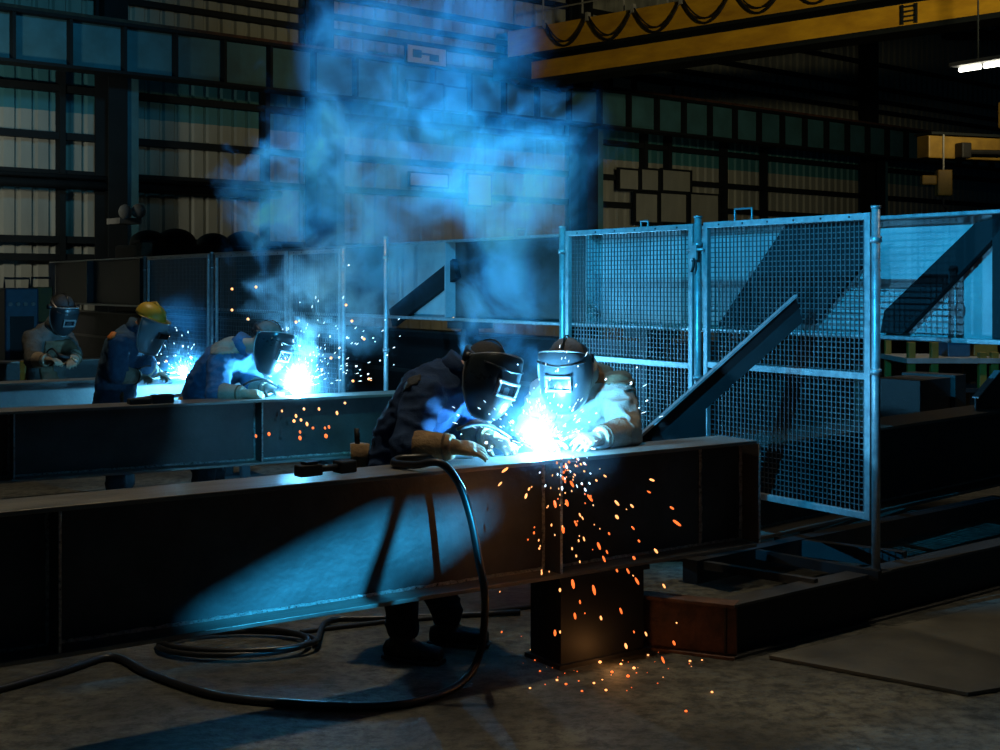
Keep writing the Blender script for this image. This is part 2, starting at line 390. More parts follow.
# hanging fluorescent lamp
p0, p1 = W(958, 71, 17.0), W(1034, 59, 16.1)
LF = Fr((p0.x, p0.y), (p1.x, p1.y)); zz = p0.z
lp = thing('ceiling_lamp', 'hanging fluorescent lamp with glowing tubes at the upper right', 'lamp', (p0.x, p0.y, zz), LF.rz)
nL = LF.len
MB().box((-.05, -.12, .05), (nL, .12, .10)).build('reflector', M['grey'], lp)
for k in range(3): MB().tube([(nL*k/3+.03, 0, .01), (nL*(k+1)/3-.03, 0, .01)], .032, 8).build('lamp_tube', M['tube'], lp, True)
for x in (.3, nL-.3): MB().tube([(x, 0, .1), (x, 0, 11.2-zz)], .012, 5).build('hanger_rod', M['darkframe'], lp)

# ================================================================ I-BEAMS
def ibeam(fr, x0, x1, z0, z1, wid, label, name='steel_beam', cat='beam', stiff=(), seams=(), tf=.018, tw=.014, mats=('web', 'flange', 'flange'), endplate=None):
    t = thing(name, label, cat, fr.w(x0, 0, 0), fr.rz); L = x1-x0; yc = wid/2
    MB().box((0, yc-tw/2, z0+tf), (L, yc+tw/2, z1-tf)).build('web', M[mats[0]], t)
    MB().box((0, 0, z1-tf), (L, wid, z1)).build('top_flange', M[mats[1]], t, bevel=.003)
    MB().box((0, 0, z0), (L, wid, z0+tf)).build('bottom_flange', M[mats[2]], t, bevel=.003)
    for x in stiff:
        x -= x0
        for a, b in ((.006, yc-tw/2), (yc+tw/2, wid-.006)):
            MB().box((x-.006, a, z0+tf), (x+.006, b, z1-tf)).build('stiffener', M['mill'], t, bevel=.002)
        MB().box((x-.005, .001, z0+tf), (x+.005, .006, z1-tf)).build('pale_edge', M['weld'], t)  # pale strip paints a highlight along the stiffener's front edge
    def bead(p, q):
        p, q = V(p), V(q); n = max(6, int((q-p).length/.025)); pts = []; rs = []
        for i in range(n+1):
            pts.append(p.lerp(q, i/n)+V((random.uniform(-.002, .002), random.uniform(-.002, .002), random.uniform(-.002, .002)))); rs.append(.007+.004*random.random())
        MB().tube(pts, rs, 6).build('weld_bead', M['weld'], t, True)
    bead((0, yc-tw/2-.003, z0+tf+.003), (L, yc-tw/2-.003, z0+tf+.003))
    for x in seams: bead((x-x0, yc-tw/2-.002, z0+tf), (x-x0, yc-tw/2-.002, z1-tf))
    for x in stiff: bead((x-x0-.008, yc-tw/2-.003, z0+tf), (x-x0-.008, yc-tw/2-.003, z1-tf))
    return t
ZT1, ZB1 = .933, .406
B1 = Fr((-1.69, 4.39), (1.229, 6.39))
WB1 = .27
sx = [B1.hit(px, 550, .01)[0] for px in (59.5, 560.5)]
xe = B1.hit(757, 441, 0)[0]; xw = B1.hit(741, 490, WB1/2)[0]
front = ibeam(B1, -1.9, xe, ZB1, ZT1, WB1, 'long front steel I-beam with rusty web, nearest the camera, two welders lean on it', stiff=sx+[xw-.004], seams=[B1.hit(699, 490, WB1/2)[0]])
B2 = Fr((-3.02, 7.85), (-.774, 9.15))
ibeam(B2, -2.4, 2.85, .50, .933, .28, 'steel I-beam behind the front one, welder in blue jacket leans on it', stiff=[B2.hit(px, 440, .01)[0] for px in (14, 262)], mats=('mill', 'flange', 'flange'))
B3 = Fr((-3.88, 10.1), (-3.88+.83, 10.1+.557))
ibeam(B3, -2.2, 2.6, .55, .933, .28, 'steel I-beam in front of the yellow capped welder with a blue lit web', mats=('girder', 'flange', 'flange'))
B4 = Fr((-4.98, 12.95), (-4.98+.83, 12.95+.557))
ibeam(B4, -2.2, 1.9, .50, .933, .28, 'rearmost steel I-beam at left behind the grey clad worker')
B5 = Fr((1.48, 7.4), (2.60, 8.45))
ibeam(B5, -.35, 4.2, .245, .79, .36, 'steel I-beam running away to the right behind the mesh panel', tf=.02)
# stands under the beams (mostly in the dark)
def trestle(p, rz, top, lab, w=.5, group=None):
    t = thing('beam_stand', lab, 'stand', p, rz, group)
    MB().box((-.12, -w/2, top-.06), (.12, w/2, top)).build('head', M['black'], t)
    for s in (-1, 1): MB().bar((0, s*(w/2-.05), .0), (0, s*(w/2-.12), top-.06), .07, .07).build('leg', M['black'], t)
    MB().box((-.25, -w/2, 0), (.25, w/2, .03)).build('foot_plate', M['black'], t)
for fr, x, z, l in ((B1, -1.5, ZB1, 'left frame end of the front beam'), (B2, -1.5, .5, 'left end of the second beam'), (B2, 2.2, .5, 'right end of the second beam'),
                    (B3, -1.2, .55, 'left end of the third beam'), (B3, 2.0, .55, 'right end of the third beam'), (B4, -1, .5, 'left end of the rearmost beam'), (B4, 1.5, .5, 'right end of the rearmost beam')):
    trestle(fr.w(x, .14, 0), fr.rz, z, 'black steel stand under the '+l)

xc = B1.hit(606, 560, 0)[0]
t = thing('added_dark_stand', 'added black plate stand filling the dark under the front beam below the arc', 'stand', B1.w(xc, .0, 0), B1.rz)
MB().box((-.24, .02, .02), (.24, .04, .385)).build('dark_fill_plate', M['black'], t)  # stand added under the beam; its black face fills the dark there
MB().box((-.26, -.0, .385), (.26, .27, .405)).build('added_head_plate', M['black'], t)
MB().box((-.26, -.0, 0), (.26, .27, .02)).build('foot_plate', M['black'], t)
for s in (-.24, .22): MB().box((s, .04, .02), (s+.02, .25, .385)).build('side_plate', M['black'], t)
# ---------------------------------------------------------------- floor frame (rusty channel + long members)
fA, fB = FL(735, 660), FL(1000, 590)
FF = Fr((fA.x, fA.y), (fB.x, fB.y)); L = FF.len
sk = thing('skid_frame', 'low black steel skid frame on the floor with a rusty end channel', 'frame', FF.o, FF.rz)
ZF = .25
MB().box((0, .055, .014), (L+2, .067, ZF-.014)).build('web', M['black'], sk)
MB().box((0, 0, ZF-.014), (L+2, .125, ZF)).build('top_flange', M['mill'], sk, bevel=.002)
MB().box((0, 0, 0), (L+2, .125, .014)).build('bottom_flange', M['mill'], sk, bevel=.002)
q = FL(640, 648); qx, qy = (q-FF.o).dot(FF.u), (q-FF.o).dot(FF.v); d = V((qx, qy, 0)); dn = d.normalized(); ex = d+dn*.03; n2 = V((-dn.y, dn.x, 0))
if n2.x < 0: n2 = -n2
def wallbar(p, q, th, z0, z1, name, m):
    e = n2*th; MB().prism([V((p.x, p.y, z0)), V((q.x, q.y, z0)), V((q.x, q.y, z1)), V((p.x, p.y, z1))], e).build(name, m, sk, bevel=.002)
zero = V((0, 0, 0))
wallbar(zero+n2*.03, ex+n2*.03, .012, .012, ZF-.012, 'end_web', M['rust'])
wallbar(zero-n2*.02, ex-n2*.02, .10, ZF-.014, ZF+.002, 'end_top_flange', M['rust'])
wallbar(zero-n2*.02, ex-n2*.02, .10, 0, .014, 'end_bottom_flange', M['rust'])
def skbar(a, b, z, w, h, m='mill', name='cross_bar'):
    A, B = FL(*a, z), FL(*b, z)
    A = V(((A-FF.o).dot(FF.u), (A-FF.o).dot(FF.v), z)); B = V(((B-FF.o).dot(FF.u), (B-FF.o).dot(FF.v), z))
    MB().bar(A, B, w, h).build(name, M[m], sk)
skbar((694, 563), (816, 583), ZF, .04, .04)
skbar((746, 552), (880, 576), ZF, .035, .05, 'black')
skbar((776, 544), (905, 560), ZF-.02, .06, .09, 'black')
skbar((690, 571), (1000, 505), ZF-.03, .10, .12, 'black', 'rear_member')
A = FL(807, 563, .02); A = V(((A-FF.o).dot(FF.u), (A-FF.o).dot(FF.v), 0))
MB().box((A.x-.03, A.y-.03, 0), (A.x+.03, A.y+.03, .24)).build('short_post', M['black'], sk)

# ---------------------------------------------------------------- mesh fence
FN = Fr((1.90-.55*12, 6.57+.835*12), (1.90, 6.57))      # x grows toward the right / camera
XR = FN.len
def fx(px, off=0): return FN.hit(px, 300, off)[0]
def post(px, ytop, lab, z0=0.0, r=.022, plate=True):
    x = fx(px); zt = FN.hit(px, ytop)[1]
    t = thing('fence_post', lab, 'post', FN.w(x, 0, z0), FN.rz)
    MB().tube([(0, 0, 0), (0, 0, zt-z0)], r, 14).build('tube', M['galv'], t, True)
    MB().tube([(0, 0, zt-z0), (0, 0, zt-z0+.012)], r+.004, 14).build('end_cap', M['galv'], t, True)
    if plate: MB().box((-.06, -.05, 0), (.06, .05, .010)).build('base_plate', M['mill'], t, bevel=.002)
    for z in (zt-z0-.16, (zt-z0)*.55):
        MB().tube([(0, 0, z-.015), (0, 0, z+.015)], r+.008, 12).build('clamp', M['galv'], t, True)
    return t
post(876, 208, 'tall galvanised post at the right end of the fence, standing on the skid frame', ZF)
post(698, 218, 'galvanised fence post with latch between the two large mesh panels')
post(562.5, 228, 'galvanised fence post at the left edge of the larger panels, above the right welder')
post(386, 238, 'slim pale fence post standing alone right of the small rear panels', r=.02)
post(343.5, 248, 'slim fence post at right edge of the rear mesh panels', r=.018)
post(212, 253, 'slim fence post left of the rear mesh panels', r=.018)
post(145, 257, 'leftmost slim fence post by the dark girder end', r=.018)
def panel(pa, pb, ya, yb, z0, lab, dx, dz, midz, sw=.035, off=0.0, wr=.0028):
    xa, xb = fx(pa, off), fx(pb, off); za, zb = FN.hit(pa, ya, off)[1], FN.hit(pb, yb, off)[1]; zt = (za+zb)/2
    w = xb-xa; h = zt-z0
    t = thing('mesh_panel', lab, 'fence panel', FN.w(xa, off, z0), FN.rz)
    f = MB()
    f.box((0, -.015, 0), (sw, .015, h)); f.box((w-sw, -.015, 0), (w, .015, h))
    f.box((sw, -.015, h-sw), (w-sw, .015, h)); f.box((sw, -.015, 0), (w-sw, .015, sw))
    f.build('frame', M['galv'], t, bevel=.003)
    if midz: MB().box((sw, -.014, midz-z0-.018), (w-sw, .014, midz-z0+.018)).build('mid_rail', M['galv'], t, bevel=.003)
    g = MB(); n = int((w-2*sw)/dx); m = int((h-2*sw)/dz)
    for i in range(1, n):
        x = sw+(w-2*sw)*i/n; g.box((x-wr, .016, sw*.5), (x+wr, .016+2*wr, h-sw*.5))
    for i in range(1, m):
        z = sw+(h-2*sw)*i/m; g.box((sw*.5, .016+2*wr, z-wr), (w-sw*.5, .016+4*wr, z+wr))
    g.build('wire_mesh', M['wire'], t)
    for k in range(6):
        x = sw+(w-2*sw)*(k+.5)/6; MB().tube([(x, -.019, h-sw*.5), (x, -.014, h-sw*.5)], .006, 6).build('bolt', M['black'], t)
    return t
panel(705, 871.5, 222, 213, .506, 'largest wire mesh panel at right, hung between two galvanised posts', .030, .0285, 1.235)
p2 = panel(567, 694, 231, 224, .506, 'second wire mesh panel, above and behind the right welder', .032, .0285, 1.22)
panel(290, 341, 251, 249, .5, 'small rear mesh panel beside the bright smoke of the left weld', .045, .045, 1.06)
panel(216, 287, 254, 251.5, .5, 'wider rear mesh panel behind the blue jacketed welder', .045, .045, 1.06)
panel(148, 209, 257, 255, .5, 'leftmost rear mesh panel behind the yellow capped welder', .045, .045, None)
# latch
xl = fx(698); zl = FN.hit(698, 255)[1]
t = thing('gate_latch', 'steel latch hanging on the post between the large mesh panels', 'latch', FN.w(xl, -.03, zl), FN.rz)
MB().tube([(-.06, 0, .03), (.08, 0, .03)], .009, 8).build('bolt', M['galv'], t, True)
MB().box((-.03, -.012, -.03), (.03, .004, .06)).build('latch_plate', M['galv'], t, bevel=.003)
MB().tube([(.01, -.01, -.02), (.015, -.02, -.07), (.0, -.02, -.10)], .009, 8).build('padlock_loop', M['black'], t, True)

# ---------------------------------------------------------------- big plate girder behind the fence
GR = Fr((2.54-.556*18, 6.6+.831*18), (2.54, 6.6))
gx1 = GR.len+1.6
gt = 2.085; gb = 1.40
gd = thing('plate_girder', 'huge pale plate girder standing behind the mesh fence across the hall', 'girder', GR.o, GR.rz)
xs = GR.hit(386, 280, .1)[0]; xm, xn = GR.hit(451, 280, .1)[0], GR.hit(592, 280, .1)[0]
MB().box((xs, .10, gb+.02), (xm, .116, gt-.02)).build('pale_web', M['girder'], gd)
MB().box((xm, .10, gb+.02), (xn, .116, gt-.02)).build('shaded_web', M['mill'], gd)  # darker steel puts the dim bays' shade into the web colour
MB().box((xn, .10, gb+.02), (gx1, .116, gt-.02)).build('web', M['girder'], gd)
MB().box((0, .10, gb+.02), (xs, .116, gt-.02)).build('shaded_web', M['mill'], gd)
MB().box((0, 0, gt-.02), (gx1, .216, gt)).build('top_flange', M['galv'], gd, bevel=.003)
MB().box((0, 0, gb-.005), (gx1, .216, gb+.02)).build('bottom_flange', M['galv'], gd, bevel=.003)
for px in (592, 450, 330, 240, 143, 90, 52):
    x = GR.hit(px, 270, .05)[0]; MB().box((x-.008, .0, gb+.02), (x+.008, .1, gt-.02)).build('stiffener', M['girder' if px > 386 else 'mill'], gd)  # left stiffeners darkened like the dim bays
for px0, px1, zt in ((735, 752, 20), (641, 648, 8), (517, 526, 12)):
    a = GR.hit((px0+px1)/2, 220, .1)[0]; w = GR.hit(px1, 220, .1)[0]-GR.hit(px0, 220, .1)[0]; h = .1 if zt > 15 else .06
    MB().tube([(a-w/2, .1, gt), (a-w/2, .1, gt+h), (a+w/2, .1, gt+h), (a+w/2, .1, gt)], .008, 8).build('lifting_lug', M['galv'], gd)
# shade bands on the pale girder, built as black bar and plates
def gshade_bar(a, b, w=.14):
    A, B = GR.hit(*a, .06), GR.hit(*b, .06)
    MB().bar((A[0], .07, A[1]), (B[0], .07, B[1]), .05, w, up=V((0, 1, 0)).cross(V((B[0]-A[0], 0, B[1]-A[1])).normalized())).build('dark_diagonal', M['darkframe'], gd)
gshade_bar((392, 318), (456, 268), .17)
def gshade_plate(poly, m='darkframe', name='dark_diagonal'):  # black plate cut to the outline of a shade band
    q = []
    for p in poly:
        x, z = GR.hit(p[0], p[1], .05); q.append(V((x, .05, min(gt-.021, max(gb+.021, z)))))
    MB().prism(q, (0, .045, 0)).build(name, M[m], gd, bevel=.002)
gshade_plate(((785, 224), (872, 218), (868, 256), (812, 324), (717, 326)))
gshade_plate(((976, 222), (1012, 214), (992, 240), (903, 333), (880, 333), (884, 311)))
gshade_plate(((992, 214), (1030, 212), (1030, 345), (992, 340)), name='end_shade_strip')  # shade at the right edge, built as a black plate
for px, l in ((160, 'left'), (470, 'middle'), (652, 'right')):
    x = GR.hit(px, 330, .1)[0]
    trestle(GR.w(x, .1, 0), GR.rz, gb-.005, 'tall black stand under the %s part of the plate girder' % l, w=.3)
trestle(GR.w(gx1-.3, .1, 0), GR.rz, gb-.005, 'tall black stand under the right end of the plate girder', w=.3)
lo = thing('dark_girder', 'low black plate girder lying behind and below the pale plate girder', 'girder', GR.w(0, .75, 0), GR.rz)
xl0, xl1 = GR.hit(56, 330, .75)[0], GR.hit(640, 330, .75)[0]
MB().box((xl0, .1, .12), (xl1, .12, 1.25)).build('web', M['black'], lo)
MB().box((xl0, 0, 1.23), (xl1, .22, 1.25)).build('top_flange', M['mill'], lo, bevel=.003)
MB().box((xl0, 0, .10), (xl1, .22, .12)).build('bottom_flange', M['mill'], lo, bevel=.003)
MB().box((xl0, .085, .80), (xl1, .10, .84)).build('long_stiffener', M['mill'], lo)
for k in range(4): MB().box((xl0+.5+k*(xl1-xl0-1)/3-.1, 0, 0), (xl0+.5+k*(xl1-xl0-1)/3+.1, .22, .10)).build('support_block', M['black'], lo)
# ---------------------------------------------------------------- diagonal gusset brace between front beam and fence
YS0, YS1 = 6.78, 6.86
pts = [(642, 446), (642, 436), (796, 297), (803, 322), (706, 409), (706, 446)]
g3 = [W(px, py, YS0+(YS1-YS0)*(px-642)/160) for px, py in pts]
bx = g3[0].copy(); bx.z = 0
br = thing('dark_diagonal', 'dark diagonal steel brace plate rising in front of the mesh panels', 'brace', bx)
L3 = [p-bx for p in g3]; L3[0].z = ZF+.003; L3[-1].z = ZF+.003
MB().prism(L3, (0, .014, 0)).build('brace_plate', M['black'], br)
MB().prism([L3[0]+V((0, -.03, 0)), L3[1]+V((0, -.03, 0)), L3[2]+V((0, -.03, 0)), L3[2]+V((0, -.03, .012)), L3[1]+V((-.005, -.03, .012)), L3[0]+V((-.010, -.03, 0))], (0, .075, 0)).build('edge_flange', M['galv'], br)
# ---------------------------------------------------------------- right background: rack, block, gusset
def bg_rack():
    Y = 12.5; p = W(886, 345, Y); base = V((p.x, Y, 0))
    t = thing('work_rack', 'yellow framed steel work rack at right below the plate girder', 'rack', base)
    def X(px): return (px-500)/F*Y-base.x
    def Z(py): return H-(py-HZ)/F*Y
    for px in (911, 934, 982, 994): MB().box((X(px)-.035, -.035, 0), (X(px)+.035, .035, Z(342 if px in (911, 934) else 352))).build('post', M['yellowold'], t, bevel=.006)
    for px in (911, 994): MB().box((X(px)-.03, .72, 0), (X(px)+.03, .78, Z(342))).build('post', M['yellowold'], t, bevel=.006)
    MB().box((X(905), -.06, Z(363)), (X(1030), .8, Z(358))).build('worktop', M['grey'], t)
    MB().box((X(905), -.06, Z(392)), (X(1030), .8, Z(388))).build('shelf', M['black'], t)
    return Y, X, Z, base
Y, X, Z, base = bg_rack()
for nm, lab, cat, a, b, c, d, m, yy in (('tool_box', 'dark blue box on the worktop of the yellow rack', 'box', 955, 978, 342, 358, 'bluebox', .2), ('parts_bin', 'yellow bin at the right end of the yellow rack worktop', 'bin', 985, 1010, 342, 358, 'yellowold', .3),
                                 ('parts_bin', 'tan bin in the lower left of the yellow rack', 'bin', 889, 905, 373, 392, 'tancloth', .9)):
    z0 = Z(d) if c < 370 else 0
    t = thing(nm, lab, cat, (base.x+X((a+b)/2), Y+yy, z0)); w = X(b)-X(a); h = Z(c)-z0
    MB().box((-w/2, 0, 0), (w/2, .3, h)).build('body', M[m], t, bevel=.01)
    MB().box((-w/2-.01, -.01, h), (w/2+.01, .31, h+.025)).build('lid', M['black'], t)
p = W(918, 408, 10.6)
t = thing('steel_block', 'dark welded steel box section on the far side of the right beam', 'steel block', (p.x, p.y, 0), .75)
zt = H-(377-HZ)/F*10.6
MB().box((-.32, -.2, .3), (.16, .2, zt)).build('box_section', M['mill'], t, bevel=.006)
MB().box((.16, -.24, .3), (.34, .24, zt+.02)).build('end_block', M['mill'], t, bevel=.006)
for k in (-.25, .25): MB().box((k-.05, -.2, 0), (k+.05, .2, .3)).build('support_block', M['black'], t)
# gusset plate on right beam
a = B5.hit(976, 405, .18); zz = .79
t = thing('gusset_plate', 'sloped dark gusset plate standing on the right beam at the frame edge', 'plate', B5.w(a[0], .18, zz), B5.rz)
MB().prism([(0, 0, 0), (1.0, 0, 0), (1.0, 0, .30), (.35, 0, .26), (0, 0, .08)], (0, .012, 0)).build('plate', M['mill'], t)
MB().prism([(0, -.02, .08), (.35, -.02, .26), (.35, -.02, .27), (0, -.02, .09)], (0, .05, 0)).build('pale_edge', M['galv'], t)
# steel plate lying on floor at right
P = [FL(769, 655, .02), FL(968, 692, .02), FL(1120, 668, .02), FL(1010, 600, .02)]
bx = V((P[1].x, P[1].y, 0))
t = thing('floor_plate', 'thin flat steel plate lying on the floor at lower right', 'plate', bx)
MB().prism([V((p.x-bx.x, p.y-bx.y, .004)) for p in P], (0, 0, .014)).build('plate', M['plate'], t)
ctr = sum((p for p in P), V((0, 0, 0)))/4
MB().prism([V((p.x-bx.x+(ctr.x-p.x)*.03, p.y-bx.y+(ctr.y-p.y)*.03, 0)) for p in P], (0, 0, .0035)).build('shim', M['black'], t)
# yellow rod at far right floor
a, b = FL(958, 512, .02), FL(1030, 518, .02)
t = tag(MB().tube([V((0, 0, 0)), b-a], .014, 8).build('yellow_rod', M['yellowold'], None, True), 'thin yellow rod lying on the floor at the right edge', 'rod'); t.location = a
# left background: cabinet etc
p = W(5, 362, 16.0)
t = thing('welding_cabinet', 'blue welding machine cabinet at the far left', 'cabinet', (p.x, p.y, 0), .55)
zt = H-(288-HZ)/F*16.0
MB().box((0, 0, .1), (.40, .7, zt)).build('body', M['bluebox'], t, bevel=.02)
MB().box((.06, -.02, .5), (.34, 0, zt-.35)).build('front_panel', M['black'], t)
for k in range(4): MB().tube([(.06+.09*k, -.03, zt-.2), (.06+.09*k, 0, zt-.2)], .025, 10).build('knob', M['grey'], t)
MB().box((0, 0, 0), (.4, .7, .1)).build('plinth', M['black'], t)
MB().tube([(.05, .3, zt), (.05, .3, zt+.12), (.35, .3, zt+.12), (.35, .3, zt)], .015, 6).build('carry_handle', M['black'], t)
p = W(41, 322, 17.0); z1 = H-(287-HZ)/F*17; z0 = H-(322-HZ)/F*17
t = thing('control_box', 'pale yellow control box on a pedestal beside the blue cabinet', 'box', (p.x, p.y, 0), .3)
MB().box((-.14, 0, z0), (.14, .25, z1)).build('box', M['yellowold'], t, bevel=.01)
MB().box((-.05, .05, 0), (.05, .2, z0)).build('pedestal', M['black'], t)
MB().tube([(-.12, .1, z1), (-.12, .1, z1+.12), (.12, .1, z1+.12)], .015, 6).build('bracket', M['black'], t)
# dark machinery silhouettes over the girder at left
GY = 22.0
t = thing('machine', 'dark low machinery humped behind the girder at left, under the cladding', 'machine', (W(200, 285, GY).x, GY, 0), WL.rz)
zb = H-(236-HZ)/F*GY
MB().box((-1.0, 0, 0), (1.6, 1.2, zb-.15)).build('housing', M['black'], t, bevel=.05)
for k, (x, r) in enumerate(((-.7, .22), (-.2, .26), (.5, .2), (1.1, .25))): MB().ell((x, .5, zb-.12), (r*1.3, .4, r)).build('hump', M['black'], t, True)
# lamp bracket / box on the column
p = W(132, 212, 22.5)
t = thing('wall_lamp', 'small white wall lamp cluster on the left column', 'lamp', p, WL.rz)
MB().ell((-.12, 0, 0), (.12, .1, .13)).build('lamp_head', M['white'], t, True); MB().ell((.12, 0, .02), (.13, .1, .13)).build('lamp_head', M['white'], t, True)
MB().box((-.2, .05, -.2), (.2, .6, -.1)).build('bracket', M['grey'], t)
p = W(144, 252, 17.8)
t = thing('junction_box', 'small tan box on top of the dark girder at left', 'box', GR.w(GR.hit(144, 252, .1)[0], .1, gt), GR.rz)
MB().box((-.12, -.08, 0), (.12, .08, .2)).build('box', M['tancloth'], t, bevel=.01); MB().box((-.14, -.1, .2), (.14, .1, .23)).build('lid', M['black'], t)

# ================================================================ HOSES, TOOLS
def hose(lab, pts, r, name='welding_cable', m='rubber', sub=12, cat='cable'):
    P = [V(p) for p in pts]; out = []
    for i in range(len(P)-1):
        p0, p1, p2, p3 = P[max(i-1, 0)], P[i], P[i+1], P[min(i+2, len(P)-1)]
        for k in range(sub):
            a = k/sub; out.append(.5*((2*p1)+(p2-p0)*a+(2*p0-5*p1+4*p2-p3)*a*a+(3*p1-p0-3*p2+p3)*a**3))
    out.append(P[-1]); b = out[0].copy()
    o = MB().tube([p-b for p in out], r, 8).build(name, M[m], None, True); o.location = b
    return tag(o, lab, cat)
R1 = .017
hose('thick black welding cable looping over the front beam and down to the floor',
     [B1.w(*q) for q in ((B1.hit(452, 455, .2)[0]+.1, .2, .955), (B1.hit(425, 462, .17)[0], .16, ZT1+.035), (B1.hit(400, 463, .2)[0], .2, ZT1+.032), (B1.hit(388, 466, .22)[0], .16, ZT1+.02), (B1.hit(415, 462, .05)[0], .05, ZT1+.024))] +
     [W(440, 463, 5.33), W(458, 482, 5.33), W(470, 515, 5.31), W(478, 555, 5.3), W(485, 600, 5.3), FL(480, 652, .12), FL(462, 682, .02), FL(425, 699, R1), FL(380, 706, R1), FL(300, 704, R1), FL(215, 695, R1), FL(150, 674, R1), FL(112, 657, R1), FL(60, 672, R1), FL(-40, 700, R1)], R1)
for k in range(1):
    pts = []
    c = FL(235, 645, R1)
    for i in range(41):
        a = i/40*4*math.pi*1.0; rr = .37+.03*math.sin(a*1.7)
        pts.append((c.x+rr*math.cos(a)*1.0, c.y+rr*math.sin(a)*.55, R1+.024*(i/40)*1.2+.004))
    pts += [tuple(FL(330, 620, R1)), tuple(FL(380, 618, R1)), tuple(FL(520, 612, R1))]
    hose('coil of black cable lying on the floor under the front beam', pts, .014, sub=4)
pts = [FL(440, 612, R1), FL(560, 640, R1), FL(600, 690, R1), FL(560, 716, R1), FL(430, 712, R1)]
hose('thin black cable curving over the dark floor behind the boots', [FL(300, 632, .012), FL(380, 622, .012), FL(460, 615, .012), FL(580, 600, .012)], .012)
# black tool on the front beam top
x = B1.hit(322, 466, .15)[0]
t = thing('grinder', 'black hand grinder lying on the top of the front beam', 'tool', B1.w(x, .15, ZT1), B1.rz+.12)
MB().box((-.115, -.025, .004), (-.01, .03, .05)).build('battery', M['black'], t, bevel=.006)
MB().tube([(-.02, 0, .028), (.09, 0, .026)], .014, 10).build('handle', M['black'], t, True)
MB().box((.07, -.035, .002), (.15, .035, .052)).build('head', M['black'], t, bevel=.008)
MB().box((.145, -.01, .03), (.152, .01, .04)).build('indicator', M['ledR'], t)
MB().box((-.09, -.02, .05), (-.03, .02, .062)).build('switch', M['rubber'], t, bevel=.003)
for px, lab in ((140, 'small black clamp on the second beam, left of the larger block'), (163, 'black block shaped clamp on the second beam beside the blue welder')):
    x = B2.hit(px, 399, .1)[0]
    t = thing('clamp_block', lab, 'clamp', B2.w(x, .12, .933), B2.rz)
    MB().box((-.07, -.04, 0), (.07, .04, .055 if px > 150 else .035)).build('body', M['black'], t, bevel=.006)
    MB().tube([(-.02, 0, .03), (.13, 0, .045)], .012, 8).build('screw', M['grey'], t, True)
# ================================================================ PEOPLE
def remeshed(mb, name, m, parent, voxel=.014, smooth=3, amp=0.0, freq=9.0, seed=0.0, ridge=0.0):
    me = mb.mesh(name); o = bpy.data.objects.new(name, me); COL.objects.link(o)
    r = o.modifiers.new('r', 'REMESH'); r.mode = 'VOXEL'; r.voxel_size = voxel
    dg = bpy.context.evaluated_depsgraph_get()
    m2 = bpy.data.meshes.new_from_object(o.evaluated_get(dg)); o.modifiers.clear(); o.data = m2
    bm = bmesh.new(); bm.from_mesh(m2)
    for _ in range(smooth): bmesh.ops.smooth_vert(bm, verts=bm.verts, factor=.5, use_axis_x=True, use_axis_y=True, use_axis_z=True)
    if amp:
        bm.normal_update()
        sv = V((seed, seed*1.7, -seed))
        dv = []
        for v in bm.verts:
            n = noise.noise(v.co*freq+sv)*.6+noise.noise(v.co*freq*2.3+sv)*.35
            w = 1-abs(noise.noise(V((v.co.x*freq*.9, v.co.y*freq*.9, v.co.z*freq*1.9))+sv))*2
            dv.append(amp*n+ridge*max(0, w)**3)
        for v, d in zip(bm.verts, dv): v.co += v.normal*d
    bm.to_mesh(m2); bm.free()
    for p in m2.polygons: p.use_smooth = True
    m2.materials.clear(); m2.materials.append(m)
    o.parent = parent
    return o
def limb(mb, pts, rs, n=16):
    for i in range(len(pts)-1):
        mb.tube([V(pts[i]), V(pts[i]).lerp(V(pts[i+1]), .5), V(pts[i+1])], [rs[i], (rs[i]+rs[i+1])/2, rs[i+1]], n)
    for p, r in zip(pts, rs): mb.ell(p, r, None, 3)
def basis(f, u):
    f = V(f).normalized(); u = V(u); u = (u-f*u.dot(f)).normalized(); x = f.cross(u)
    return Matrix((x, f, u)).transposed()
def M4(m3, loc): m = m3.to_4x4(); m.translation = V(loc); return m
def patch(src, name, m, parent, test, off=.004):
    """a cloth patch lying on the source surface"""
    bm = bmesh.new(); bm.from_mesh(src.data); bm.normal_update()
    kill = [f for f in bm.faces if not test(f.calc_center_median())]
    bmesh.ops.delete(bm, geom=kill, context='FACES')
    for v in bm.verts: v.co += v.normal*off
    me = bpy.data.meshes.new(name); bm.to_mesh(me); bm.free()
    if not me.polygons: return None
    for p in me.polygons: p.use_smooth = True
    me.materials.clear(); me.materials.append(m)
    o = bpy.data.objects.new(name, me); COL.objects.link(o); o.parent = parent
    s = o.modifiers.new('solid', 'SOLIDIFY'); s.thickness = .004; s.offset = 0
    return o
